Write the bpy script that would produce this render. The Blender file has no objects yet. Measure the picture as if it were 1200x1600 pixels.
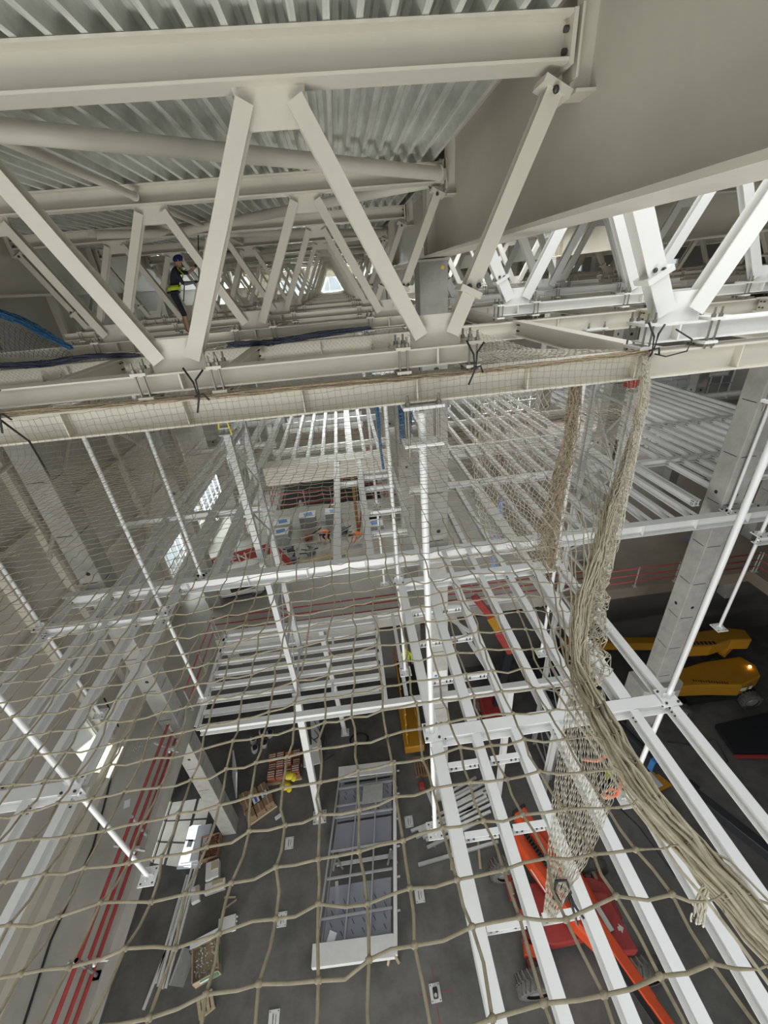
import bpy, bmesh, math, random
from mathutils import Vector, Matrix, Euler
random.seed(7)
S = bpy.context.scene
COL = S.collection
R = math.radians

# ------------------------------------------------------------------ camera, world, light, exposure
cam = bpy.data.cameras.new('camera'); camo = bpy.data.objects.new('camera', cam); COL.objects.link(camo)
camo.location = (0, 0, 20)
camo.rotation_euler = (R(60.446), R(4.404), R(-5.956))
cam.sensor_fit = 'VERTICAL'; cam.sensor_height = 36.0; cam.lens = 640.25 / 1600 * 36.0
cam.clip_start = 0.05; cam.clip_end = 400
S.camera = camo
S.view_settings.view_transform = 'Standard'; S.view_settings.look = 'None'
S.view_settings.gamma = 1; S.view_settings.use_curve_mapping = False
S.view_settings.exposure = -0.35
wd = bpy.data.worlds.new('sky'); S.world = wd; wd.use_nodes = True
bg = wd.node_tree.nodes['Background']; bg.inputs[0].default_value = (0.90, 0.96, 1.0, 1); bg.inputs[1].default_value = 1.15
try:
    S.cycles.use_denoising = True; S.cycles.max_bounces = 7; S.cycles.diffuse_bounces = 5
    S.cycles.sample_clamp_indirect = 6
except Exception: pass

def lamp(name, kind, loc, target, energy, color=(1, 1, 1), size=1.0, size_y=None, spot=None, blend=0.1):
    d = bpy.data.lights.new(name, kind); d.energy = energy; d.color = color
    if kind == 'AREA':
        d.size = size
        if size_y: d.shape = 'RECTANGLE'; d.size_y = size_y
    if kind == 'SPOT': d.spot_size = R(spot); d.spot_blend = blend; d.shadow_soft_size = size
    o = bpy.data.objects.new(name, d); COL.objects.link(o); o.location = loc
    o.rotation_euler = (Vector(target) - Vector(loc)).to_track_quat('-Z', 'Y').to_euler()
    return o
# daylight through the roof lights behind the viewer and over the right bay, and through the wall windows, plus added fill lamps
lamp('roof_daylight_rear', 'AREA', (-1, -3.6, 23.0), (-1, 1.5, 8), 500, (0.97, 0.99, 1), 14, 4)
lamp('rear_side_fill', 'AREA', (-11, -9.0, 10.0), (1, 4.5, 21), 1300, (1, 0.985, 0.945), 16, 12)  # added fill for truss faces and girder web; no window stands there
lamp('rear_upward_fill', 'AREA', (-5, -8.0, 3.0), (1, 4.0, 21), 4200, (1, 0.985, 0.945), 15, 6)  # added upward fill for the roof undersides; no gate stands there
lamp('roof_daylight_right', 'AREA', (5.0, 3.2, 22.6), (4.6, 4.4, 10), 420, (0.95, 0.98, 1), 6, 8)
lamp('gable_daylight', 'AREA', (-1.5, 44.5, 19.4), (-1.5, 20, 18.5), 7500, (1, 0.99, 0.94), 10, 3)
lamp('far_window_daylight', 'AREA', (12, 37.5, 10), (8, 20, 13), 3600, (1, 0.99, 0.97), 34, 3)
lamp('side_window_daylight', 'AREA', (-10.2, 21, 8.8), (0, 20, 12), 1000, (1, 0.99, 0.97), 11, 1.6)
lamp('far_roof_fill', 'AREA', (6, 20, 23.5), (6, 20, 10), 1300, (1, 0.99, 0.96), 7, 5)  # added fill above the rear deck gap to brighten the far hall
lamp('window_sun', 'SPOT', (-13.2, 8.9, 20.4), (-9.0, 8.1, 8.2), 40000, (1, 0.95, 0.86), 0.05, spot=14)
lamp('door_sun', 'SPOT', (-20, 11.0, 15.0), (-9.35, 9.5, 0.0), 50000, (1, 0.95, 0.86), 0.05, spot=10)

# ------------------------------------------------------------------ materials
def mat(name, col, rough=0.55, metal=0.0, var=0.0, scale=3.0, bump=0.0, emit=None, alpha=None, stretch=None, col2=None):
    m = bpy.data.materials.new(name); m.use_nodes = True
    nt = m.node_tree; b = nt.nodes['Principled BSDF']
    b.inputs['Base Color'].default_value = (*col, 1); b.inputs['Roughness'].default_value = rough
    b.inputs['Metallic'].default_value = metal
    tc = nt.nodes.new('ShaderNodeTexCoord')
    src = tc.outputs['Object']
    if stretch:
        mp = nt.nodes.new('ShaderNodeMapping'); mp.inputs['Scale'].default_value = stretch
        nt.links.new(src, mp.inputs[0]); src = mp.outputs[0]
    if var or col2:
        n = nt.nodes.new('ShaderNodeTexNoise'); n.inputs['Scale'].default_value = scale; n.inputs['Detail'].default_value = 6
        n.inputs['Roughness'].default_value = 0.65
        nt.links.new(src, n.inputs['Vector'])
        rp = nt.nodes.new('ShaderNodeValToRGB')
        rp.color_ramp.elements[0].position = 0.32; rp.color_ramp.elements[1].position = 0.68
        c2 = col2 or tuple(min(1, c * (1 + var)) for c in col)
        rp.color_ramp.elements[0].color = (*[c * (1 - var) for c in col], 1); rp.color_ramp.elements[1].color = (*c2, 1)
        nt.links.new(n.outputs['Fac'], rp.inputs[0]); nt.links.new(rp.outputs[0], b.inputs['Base Color'])
    if bump:
        n2 = nt.nodes.new('ShaderNodeTexNoise'); n2.inputs['Scale'].default_value = scale * 6; n2.inputs['Detail'].default_value = 4
        nt.links.new(src, n2.inputs['Vector'])
        bp = nt.nodes.new('ShaderNodeBump'); bp.inputs['Strength'].default_value = bump; bp.inputs['Distance'].default_value = 0.02
        nt.links.new(n2.outputs['Fac'], bp.inputs['Height']); nt.links.new(bp.outputs[0], b.inputs['Normal'])
    if emit: b.inputs['Emission Color'].default_value = (*emit[:3], 1); b.inputs['Emission Strength'].default_value = emit[3]
    if alpha is not None: b.inputs['Alpha'].default_value = alpha
    return m
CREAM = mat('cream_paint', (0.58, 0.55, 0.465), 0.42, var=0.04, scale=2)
CREAM_DAYLIT = mat('daylit_cream_paint', (0.70, 0.69, 0.655), 0.42, var=0.03, scale=2)  # same cream paint, with the right bay's daylight put into the colour
WHITE = mat('white_paint', (0.70, 0.70, 0.685), 0.4, var=0.03, scale=3)
GREYP = mat('grey_primer', (0.34, 0.35, 0.35), 0.45, var=0.06, scale=4)
DECK = mat('galvanised_deck', (0.72, 0.735, 0.69), 0.36, 0.4, var=0.16, scale=5, stretch=(6, 0.6, 1))
CONC = mat('column_concrete', (0.37, 0.36, 0.33), 0.8, var=0.16, scale=2.2, bump=0.2)
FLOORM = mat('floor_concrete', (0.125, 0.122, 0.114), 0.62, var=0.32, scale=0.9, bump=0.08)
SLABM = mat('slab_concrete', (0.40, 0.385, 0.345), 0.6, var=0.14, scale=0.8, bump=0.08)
BROWNF = mat('brown_floor', (0.21, 0.175, 0.135), 0.6, var=0.12, scale=0.6)
WALLM = mat('wall_panel', (0.50, 0.475, 0.42), 0.6, var=0.03, scale=1)
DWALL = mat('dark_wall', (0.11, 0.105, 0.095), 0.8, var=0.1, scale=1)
ROPE = mat('net_cord', (0.26, 0.225, 0.155), 0.85, var=0.18, scale=60)
ROPEW = mat('pale_cord', (0.55, 0.51, 0.41), 0.85, var=0.15, scale=50)
ROPEB = mat('brown_cord', (0.34, 0.27, 0.18), 0.9, var=0.25, scale=40)
ROPEL = mat('light_cord', (0.50, 0.45, 0.34), 0.85, var=0.18, scale=60)
BLUE = mat('blue_net', (0.03, 0.12, 0.24), 0.8, var=0.4, scale=30)
NAVY = mat('dark_net', (0.05, 0.06, 0.09), 0.8)
BLACK = mat('black_rubber', (0.018, 0.018, 0.018), 0.6)
TYRE = mat('tyre_rubber', (0.12, 0.115, 0.105), 0.85, var=0.2, scale=8)
BOLT = mat('dark_bolt', (0.06, 0.06, 0.055), 0.5, 0.4)
STUD = mat('zinc_stud', (0.30, 0.29, 0.25), 0.4, 0.7)
RED = mat('red_paint', (0.36, 0.045, 0.04), 0.5, var=0.15, scale=5)
ORANGE = mat('orange_paint', (0.62, 0.075, 0.02), 0.35, var=0.06, scale=3)
YELL = mat('yellow_paint', (0.48, 0.24, 0.022), 0.4, var=0.05, scale=3)
YBRI = mat('bright_yellow', (0.75, 0.62, 0.04), 0.6)
WOOD = mat('raw_wood', (0.45, 0.37, 0.24), 0.8, var=0.15, scale=8, stretch=(1, 6, 1))
CARD = mat('cardboard', (0.27, 0.17, 0.10), 0.85, var=0.1, scale=6)
BRICK = mat('red_brown_packs', (0.30, 0.11, 0.06), 0.8, var=0.2, scale=6)
PLASW = mat('white_plastic', (0.68, 0.68, 0.66), 0.5, var=0.05, scale=4)
PAPER = mat('paper_sheet', (0.72, 0.74, 0.78), 0.7)
DARKM = mat('dark_metal', (0.035, 0.04, 0.045), 0.35, 0.3)
STEEL = mat('light_steel', (0.55, 0.56, 0.55), 0.35, 0.6, var=0.08, scale=6)
FOILG = mat('grey_film', (0.20, 0.21, 0.235), 0.2, 0.0, var=0.05, scale=3)
SKIN = mat('skin', (0.42, 0.24, 0.17), 0.6); HIVIS = mat('hi_vis_yellow', (0.55, 0.66, 0.05), 0.7)
NAVC = mat('dark_cloth', (0.018, 0.02, 0.028), 0.85); BEAN = mat('blue_beanie', (0.012, 0.018, 0.10), 0.9)
HIORG = mat('hi_vis_orange', (0.80, 0.22, 0.05), 0.7); HARD = mat('white_helmet', (0.75, 0.75, 0.73), 0.35)
GREYC = mat('grey_cloth', (0.16, 0.17, 0.19), 0.9)
OPULL = mat('orange_twine', (0.85, 0.20, 0.09), 0.7)
WHT = mat('white_lettering', (0.8, 0.8, 0.8), 0.5); BLK = mat('black_lettering', (0.02, 0.02, 0.02), 0.6)
LAMPM = mat('lit_beacon', (1, 0.7, 0.3), 0.4, emit=(1, 0.62, 0.2, 8))
BLUEP = mat('blue_label', (0.05, 0.18, 0.45), 0.5)
GREEN = mat('green_board', (0.08, 0.22, 0.12), 0.6)
LEAF = mat('tree_leaves', (0.06, 0.16, 0.04), 0.8, var=0.4, scale=2)
def glass_mat():
    m = bpy.data.materials.new('window_glass'); m.use_nodes = True; nt = m.node_tree; nt.nodes.clear()
    o = nt.nodes.new('ShaderNodeOutputMaterial'); t = nt.nodes.new('ShaderNodeBsdfTransparent'); g = nt.nodes.new('ShaderNodeBsdfGlossy')
    g.inputs['Roughness'].default_value = 0.05; mx = nt.nodes.new('ShaderNodeMixShader'); mx.inputs[0].default_value = 0.08
    t.inputs[0].default_value = (0.92, 0.96, 0.97, 1)
    nt.links.new(t.outputs[0], mx.inputs[1]); nt.links.new(g.outputs[0], mx.inputs[2]); nt.links.new(mx.outputs[0], o.inputs[0]); return m
GLASS = glass_mat()
def film_mat():
    m = bpy.data.materials.new('clear_film'); m.use_nodes = True; nt = m.node_tree; nt.nodes.clear()
    o = nt.nodes.new('ShaderNodeOutputMaterial'); t = nt.nodes.new('ShaderNodeBsdfTransparent'); g = nt.nodes.new('ShaderNodeBsdfPrincipled')
    g.inputs['Base Color'].default_value = (0.42, 0.44, 0.50, 1); g.inputs['Roughness'].default_value = 0.15
    mx = nt.nodes.new('ShaderNodeMixShader'); mx.inputs[0].default_value = 0.5
    nt.links.new(t.outputs[0], mx.inputs[1]); nt.links.new(g.outputs[0], mx.inputs[2]); nt.links.new(mx.outputs[0], o.inputs[0]); return m
FILM = film_mat()

# ------------------------------------------------------------------ mesh builder
class MB:
    def __init__(s): s.v = []; s.f = []; s.m = []; s.cm = 0; s.sm = []
    def mi(s, i): s.cm = i; return s
    def add(s, vs, fs, smooth=False):
        b = len(s.v); s.v += [tuple(v) for v in vs]
        for f in fs: s.f.append(tuple(b + i for i in f)); s.m.append(s.cm); s.sm.append(smooth)
        return s
    def box(s, c, d, rot=None):
        x, y, z = d[0] / 2, d[1] / 2, d[2] / 2
        vs = [Vector(p) for p in ((-x,-y,-z),(x,-y,-z),(x,y,-z),(-x,y,-z),(-x,-y,z),(x,-y,z),(x,y,z),(-x,y,z))]
        if rot is not None:
            e = rot if isinstance(rot, Matrix) else Euler(rot).to_matrix()
            vs = [e @ v for v in vs]
        c = Vector(c)
        return s.add([v + c for v in vs], [(3,2,1,0),(4,5,6,7),(0,1,5,4),(1,2,6,5),(2,3,7,6),(3,0,4,7)])
    def b2(s, a, b):
        return s.box([(a[i] + b[i]) / 2 for i in range(3)], [abs(b[i] - a[i]) for i in range(3)])
    def frame(s, p0, p1, up):
        p0, p1 = Vector(p0), Vector(p1); t = (p1 - p0).normalized(); u = Vector(up)
        u = (u - t * u.dot(t)).normalized(); w = t.cross(u); return p0, p1, t, u, w
    def sweep(s, p0, p1, prof, up=(0, 0, 1), smooth=False):
        p0, p1, t, u, w = s.frame(p0, p1, up); n = len(prof)
        vs = [p0 + w * a + u * b for a, b in prof] + [p1 + w * a + u * b for a, b in prof]
        fs = [(i, (i + 1) % n, n + (i + 1) % n, n + i) for i in range(n)] + [tuple(range(n))[::-1], tuple(range(n, 2 * n))]
        return s.add(vs, fs, smooth)
    def ibeam(s, p0, p1, h, w, tf=None, tw=None, up=(0, 0, 1)):
        tf = tf or max(.012, h * .07); tw = tw or max(.008, w * .05)
        a, b, c = w / 2, h / 2, tw / 2
        p0v, p1v, t, u, wv = s.frame(p0, p1, up)
        for (x0, x1, y0, y1) in ((-a, a, b - tf, b), (-a, a, -b, -b + tf), (-c, c, -b + tf, b - tf)):
            s.sweep(p0, p1, [(x0, y0), (x1, y0), (x1, y1), (x0, y1)], up)
        return s
    def bar(s, p0, p1, w, h, up=(0, 0, 1)):
        return s.sweep(p0, p1, [(-w/2, -h/2), (w/2, -h/2), (w/2, h/2), (-w/2, h/2)], up)
    def tube(s, p0, p1, r, n=10, r2=None):
        d = Vector(p1) - Vector(p0); up = (0, 0, 1) if abs(d.normalized().z) < .95 else (0, 1, 0)
        p0, p1, t, u, w = s.frame(p0, p1, up); r2 = r if r2 is None else r2
        vs = [p0 + (w * math.cos(a) + u * math.sin(a)) * r for a in [2*math.pi*i/n for i in range(n)]]
        vs += [p1 + (w * math.cos(a) + u * math.sin(a)) * r2 for a in [2*math.pi*i/n for i in range(n)]]
        fs = [(i, (i+1) % n, n + (i+1) % n, n + i) for i in range(n)]
        s.add(vs, fs, n > 6); return s.add(vs, [tuple(range(n))[::-1], tuple(range(n, 2*n))])
    def path(s, pts, r, n=5, closed=False):
        pts = [Vector(p) for p in pts]; N = len(pts); rings = []
        ref = Vector((0.13, 0.21, 0.97))
        for i, p in enumerate(pts):
            t = (pts[min(i+1, N-1)] - pts[max(i-1, 0)])
            if t.length < 1e-9: t = Vector((1, 0, 0))
            t.normalize(); u = ref - t * ref.dot(t)
            if u.length < 1e-3: u = Vector((1, 0, 0)) - t * t.x
            u.normalize(); w = t.cross(u)
            rr = r[i] if isinstance(r, (list, tuple)) else r
            rings += [p + (w * math.cos(2*math.pi*k/n) + u * math.sin(2*math.pi*k/n)) * rr for k in range(n)]
        fs = []
        for i in range(N - 1):
            for k in range(n): fs.append((i*n+k, i*n+(k+1) % n, (i+1)*n+(k+1) % n, (i+1)*n+k))
        fs += [tuple(range(n))[::-1], tuple(range((N-1)*n, N*n))]
        return s.add(rings, fs, True)
    def ball(s, c, r, seg=8, rings=6, rot=None):
        r = r if isinstance(r, (tuple, list)) else (r, r, r); c = Vector(c); vs = []; fs = []
        for i in range(rings + 1):
            th = math.pi * i / rings
            for k in range(seg):
                ph = 2*math.pi*k/seg
                v = Vector((math.sin(th)*math.cos(ph)*r[0], math.sin(th)*math.sin(ph)*r[1], math.cos(th)*r[2]))
                if rot is not None: v = rot @ v
                vs.append(c + v)
        for i in range(rings):
            for k in range(seg): fs.append((i*seg+k, (i+1)*seg+k, (i+1)*seg+(k+1) % seg, i*seg+(k+1) % seg))
        return s.add(vs, fs, True)
    def poly(s, pts2, z0, z1, tr=lambda x, y, z: (x, y, z)):
        n = len(pts2); vs = [tr(x, y, z0) for x, y in pts2] + [tr(x, y, z1) for x, y in pts2]
        return s.add(vs, [(i, (i+1) % n, n+(i+1) % n, n+i) for i in range(n)] + [tuple(range(n))[::-1], tuple(range(n, 2*n))])
    def build(s, name, mats, parent=None, loc=None, bevel=0):
        if not isinstance(mats, (list, tuple)): mats = [mats]
        me = bpy.data.meshes.new(name)
        if parent is not None: org = Vector((0, 0, 0)); p = parent; 
        if parent is not None:
            while p is not None: org += p.location; p = p.parent
        elif loc is not None: org = Vector(loc)
        else:
            lo = [min(v[i] for v in s.v) for i in range(3)]; hi = [max(v[i] for v in s.v) for i in range(3)]
            org = Vector(((lo[0]+hi[0])/2, (lo[1]+hi[1])/2, lo[2]))
        me.from_pydata([(v[0]-org.x, v[1]-org.y, v[2]-org.z) for v in s.v], [], s.f)
        me.polygons.foreach_set('material_index', s.m); me.polygons.foreach_set('use_smooth', s.sm)
        for m in mats: me.materials.append(m)
        me.update()
        o = bpy.data.objects.new(name, me); COL.objects.link(o)
        if parent is not None: o.parent = parent
        else: o.location = org
        if bevel:
            b = o.modifiers.new('bevel', 'BEVEL'); b.width = bevel; b.segments = 2; b.limit_method = 'ANGLE'
        return o

def tag(o, label, cat, group=None, kind=None):
    if not 4 <= len(label.split()) <= 16: print('LABEL', len(label.split()), label)
    o['label'] = label; o['category'] = cat
    if group: o['group'] = group
    if kind: o['kind'] = kind
    return o
def struct(o, label=None, cat=None):
    o['kind'] = 'structure'
    if label: o['label'] = label
    if cat: o['category'] = cat
    return o
def root(name, loc, label, cat, group=None):
    o = bpy.data.objects.new(name, None); COL.objects.link(o); o.location = loc; o.empty_display_size = .2
    return tag(o, label, cat, group)
def kids(o): return [c for c in bpy.data.objects if c.parent == o]
def dup(r, off, label, children=None, group=None):
    c = r.copy(); COL.objects.link(c); c.location = r.location + Vector(off); c['label'] = label
    if group: c['group'] = group
    for ch in (children or []):
        k = ch.copy(); COL.objects.link(k); k.parent = c
    return c
ORD = ['first','second','third','fourth','fifth','sixth','seventh','eighth','ninth','tenth','eleventh','twelfth','thirteenth','fourteenth','fifteenth','sixteenth','seventeenth','eighteenth','nineteenth','twentieth','twenty-first','twenty-second','twenty-third','twenty-fourth']
T = [3.97 + 3.9 * k for k in range(11)]        # truss rows, front to back
NODE = [.85 + 2.3 * i for i in range(-3, 8)]   # panel points

# ------------------------------------------------------------------ the setting
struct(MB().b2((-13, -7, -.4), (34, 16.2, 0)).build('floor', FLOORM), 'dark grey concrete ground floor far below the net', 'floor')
EX = -6.78
m = MB(); m.b2((-10.6, -6, 6.85), (EX, 13.1, 7.4)); m.b2((-10.6, 13.1, 6.85), (-5.6, 46, 7.4)); m.b2((-5.6, 13.1, 6.85), (1.4, 24.2, 7.4)); m.b2((-5.6, 29.6, 6.85), (1.4, 46, 7.4)); m.b2((1.4, 13.1, 6.85), (8, 46, 7.4))
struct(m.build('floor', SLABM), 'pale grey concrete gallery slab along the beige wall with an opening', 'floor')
m = MB(); m.b2((8, 12.95, 6.85), (40, 46, 7.4)); m.b2((17.0, 4, 6.85), (40, 12.95, 7.4))
struct(m.build('floor', BROWNF), 'brown upper floor slab on the right beyond the open lattice column', 'floor')
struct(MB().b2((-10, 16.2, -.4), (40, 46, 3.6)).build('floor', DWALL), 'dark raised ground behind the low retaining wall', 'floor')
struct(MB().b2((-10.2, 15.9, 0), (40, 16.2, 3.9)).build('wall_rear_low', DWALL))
def wall_y(name, x, th, y0, y1, z0, z1, holes, material):
    """wall in the plane x with rectangular holes (ya, yb, za, zb) sorted by ya"""
    m = MB(); y = y0
    for (a, b, c, d) in holes:
        m.b2((x-th, y, z0), (x, a, z1)); m.b2((x-th, a, z0), (x, b, c)); m.b2((x-th, a, d), (x, b, z1)); y = b
    m.b2((x-th, y, z0), (x, y1, z1)); return struct(m.build(name, material))
LH = [(7.9, 8.8, 8.15, 9.5), (15.8, 18.3, 7.65, 9.9), (18.8, 20.1, 7.65, 9.9), (20.6, 27.2, 7.65, 9.9), (28.2, 35, 8, 10.5)]
wall_y('wall_left', -9.1, .2, -5, 46, 7.4, 22.0, LH, WALLM)
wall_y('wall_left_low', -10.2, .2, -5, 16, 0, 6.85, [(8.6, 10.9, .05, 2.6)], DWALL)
def window(n, ax, c, a0, a1, z0, z1, nv, nh, fm=STEEL):
    """window in a wall plane; ax 'x': plane x=c, runs in y; ax 'y': plane y=c, runs in x"""
    P = (lambda a, z, d=0: (c + d, a, z)) if ax == 'x' else (lambda a, z, d=0: (a, c + d, z))
    m = MB(); t = .05
    for i in range(nv + 1):
        a = a0 + (a1 - a0) * i / nv; m.b2(P(a - t/2, z0, -.04), P(a + t/2, z1, .04))
    for i in range(nh + 1):
        z = z0 + (z1 - z0) * i / nh; m.b2(P(a0, z - t/2, -.038), P(a1, z + t/2, .038))
    f = struct(m.build('window_%d' % n, fm)); 
    struct(MB().b2(P(a0, z0, -.006), P(a1, z1, .006)).build('pane', GLASS, f)); return f
window(1, 'x', -9.2, 7.9, 8.8, 8.15, 9.5, 1, 1)
window(2, 'x', -9.2, 15.8, 18.3, 7.65, 9.9, 4, 2); window(3, 'x', -9.2, 18.8, 20.1, 7.65, 9.9, 2, 2); window(4, 'x', -9.2, 20.6, 27.2, 7.65, 9.9, 8, 2)
window(5, 'x', -9.2, 28.2, 35, 8, 10.5, 10, 2)
window(6, 'x', -10.3, 8.6, 10.9, .05, 2.6, 3, 3, PLASW)
# far gable wall
def wall_x(name, y, th, x0, x1, z0, z1, holes, material):
    m = MB(); x = x0
    for (a, b, c, d) in holes:
        m.b2((x, y, z0), (a, y+th, z1)); m.b2((a, y, z0), (b, y+th, c)); m.b2((a, y, d), (b, y+th, z1)); x = b
    m.b2((x, y, z0), (x1, y+th, z1)); return struct(m.build(name, material))
FH = [(-6.6, -5.4, 17.6, 19.6), (-4.9, 1.6, 18.2, 20.6), (9, 17, 18.4, 19.3), (19.2, 23.4, 18.3, 19.8), (26, 33, 18.3, 19.6)]
wall_x('wall_far_upper', 43, .3, -9.3, 44, 14.8, 22.2, FH, WALLM)
FL = [(-8.3, -7.0, 7.5, 9.9), (-5.6, 1.0, 8.6, 10.1), (3, 9, 8.6, 10.4), (12, 22, 8.6, 10.4), (26, 36, 7.6, 10.6)]
wall_x('wall_far_lower', 36, .3, -9.3, 44, 7.4, 13.2, FL, WALLM)
FM = [(-6.6, -1.4, 13.3, 14.4), (.9, 2.6, 13.3, 14.4)]
wall_x('wall_far_middle', 36, .3, -9.3, 44, 13.2, 14.8, FM, WALLM)
struct(MB().b2((-9.3, 36, 14.8), (44, 43.2, 14.95)).build('ceiling', WALLM))
k = 7
for (a, b, c, d) in FH + FL + FM:
    window(k, 'y', 43.1 if (a, b, c, d) in FH else 36.1, a, b, c, d, max(1, round((b-a)/1.1)), 2); k += 1
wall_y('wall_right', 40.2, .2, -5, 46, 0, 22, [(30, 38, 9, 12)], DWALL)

# roof deck: trapezoidal sheet, ribs run front to back
def deck(x0, x1, y0, y1, name):
    m = MB(); P = .215; n = int((x1 - x0) / P); z0, z1 = 21.475, 21.60; pr = []
    for i in range(n + 1):
        x = x0 + i * P
        pr += [(x, z0), (x+.045, z0), (x+.075, z1), (x+.12, z1), (x+.13, z1-.012), (x+.14, z1), (x+.185, z1)]
    N = len(pr)
    vs = [(a, y0, b) for a, b in pr] + [(a, y1, b) for a, b in pr] + [(x0, y0, 21.8), (x1+P, y0, 21.8), (x1+P, y1, 21.8), (x0, y1, 21.8)]
    fs = [(i, i+1, N+i+1, N+i) for i in range(N - 1)] + [(2*N, 2*N+3, 2*N+2, 2*N+1)]
    m.add(vs, fs); return struct(m.build(name, DECK))
deck(-10.2, 1.75, -1.2, 43.2, 'ceiling'); deck(1.8, 42, 8.3, 17.5, 'ceiling'); deck(1.8, 2.6, 17.6, 22.4, 'ceiling'); deck(9.4, 42, 17.6, 22.4, 'ceiling'); deck(1.8, 42, 22.5, 43.2, 'ceiling'); deck(8.3, 42, -6, 8.2, 'ceiling')  # near right panel added to shade the floor; rear gap added to admit light
struct(MB().b2((5, -6.3, 0), (42, -6, 22)).build('wall_light_block', DWALL))  # unseen wall added to block rear light from the right-hand floor

# ------------------------------------------------------------------ concrete columns
def column(x0, y0, z0, z1, label, w=.58, d=.58, corbel=False, foot=True):
    r = root('concrete_column', (x0 + w/2, y0 + d/2, z0), label, 'column', 'square concrete columns of the hall')
    m = MB(); m.b2((x0, y0, z0), (x0+w, y0+d, z1)); m.build('shaft', CONC, r, bevel=.02)
    if foot: MB().b2((x0-.1, y0-.1, z0), (x0+w+.1, y0+d+.1, z0+.9)).build('footing', CONC, r, bevel=.02)
    m = MB()
    for z in [z0 + 2.1 + 1.45*i for i in range(int((z1-z0-2.5)/1.45))]:
        m.b2((x0+.06, y0-.004, z), (x0+w-.14, y0+.02, z+.018)); m.b2((x0+w-.02, y0+.08, z), (x0+w+.004, y0+d-.1, z+.018))
        m.b2((x0-.004, y0+.08, z), (x0+.02, y0+d-.1, z+.018))
    for z in [z0 + 5.6 + 4.2*i for i in range(int((z1-z0-6)/4.2)+1)]:
        m.tube((x0+w*.55, y0-.006, z), (x0+w*.55, y0+.01, z), .055, 12)
        m.tube((x0-.006, y0+d*.5, z), (x0+.01, y0+d*.5, z), .055, 12)
    m.build('joint_marks', BLK, r)
    MB().b2((x0-.02, y0-.02, z1-.04), (x0+w+.02, y0+d+.02, z1)).build('bearing_plate', CREAM, r)
    return r
CY = [9.2, 15.1, 21.0, 27.0, 33.0]
column(-7.52, CY[0], 0, 20.28, 'concrete column rising through the pale gallery slab beside the beige wall', foot=False)
c = column(1.66, CY[0], 0, 20.28, 'central concrete column behind the white hanger pipe, with a yellow dot near its top', foot=False)
MB().tube((2.13, 9.195, 20.12), (2.13, 9.21, 20.12), .035, 14).build('yellow_dot', YBRI, c)
MB().b2((1.70, 9.19, 8.0), (2.20, 9.21, 8.45)).mi(1).tube((1.82, 9.186, 8.24), (1.82, 9.20, 8.24), .05, 12).build('white_patch', [PLASW, BLUEP], c)
c = column(10.12, CY[0], 0, 20.28, 'large concrete column on the right, leaning pipe crossing it, hexagonal collar at its foot', .62, .6)
m = MB(); m.poly([(9.6,9.0),(10.0,8.8),(10.9,8.85),(11.2,9.1),(11.2,9.9),(9.6,9.9)], 5.1, 6.0); m.build('collar', CONC, c)
for i, y in enumerate(CY[1:]):
    where = ['in the second row', 'in the third row', 'in the fourth row', 'in the farthest row']
    for x, nm in ((-7.52, 'beside the beige wall'), (1.66, 'on the central line'), (10.12, 'on the right-hand line'), (18.9, 'on the far right line')):
        column(x, y, 3.6, 20.28, 'concrete column %s, %s from the net' % (nm, where[i]), foot=False)
column(18.9, CY[0], 0, 20.28, 'concrete column at the right edge through the brown floor', foot=False)

# ------------------------------------------------------------------ deep roof girders (run front to back)
def girder(xc, y0, y1, label, zb=20.3, zt=21.75, fw=.50, st=True):
    r = root('roof_girder', (xc, y0, zb), label, 'girder', 'deep cream plate girders under the roof deck')
    MB().b2((xc-.012, y0, zb+.04), (xc+.012, y1, zt)).build('web', CREAM, r)
    MB().b2((xc-fw/2, y0, zb), (xc+fw/2, y1, zb+.04)).mi(0).b2((xc-fw/2, y0, zt), (xc+fw/2, y1, zt+.04)).build('flange', CREAM, r)
    if st:
        for y in [t for t in T if y0 < t < y1]:
            m = MB()
            m.b2((xc-.17, y-.012, zb+.78), (xc-.012, y+.012, zt)); m.b2((xc-.175, y-.11, zb+.84), (xc-.158, y+.11, zt-.25)); m.b2((xc-.16, y-.11, zb+.76), (xc-.012, y+.11, zb+.78))
            m.b2((xc+.012, y-.012, zb+.78), (xc+.15, y+.012, zt)); m.b2((xc+.142, y-.11, zb+.84), (xc+.162, y+.11, zt-.25))
            m.build('stiffener', CREAM, r)
        for y in [c_ + .1 for c_ in CY if y0 <= c_ < y1 + 1] + [c_ + .48 for c_ in CY if y0 <= c_ < y1 + 1]:
            if y < y1: MB().b2((xc-.17, y-.012, zb+.04), (xc+.17, y+.012, zt)).build('bearing_stiffener', CREAM, r)
    return r
for xc, nm in ((2.03, 'central line'), (-7.23, 'wall side'), (10.42, 'right-hand line')):
    girder(xc, -1.5, CY[0] + .6, 'deep cream roof girder on the %s, from the net to the front column' % nm)
    girder(xc, CY[0] + .62, 43, 'deep cream roof girder on the %s, running away beyond the front column' % nm)
girder(19.2, -1.5, 43, 'deep cream roof girder at the far right side of the hall')

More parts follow.
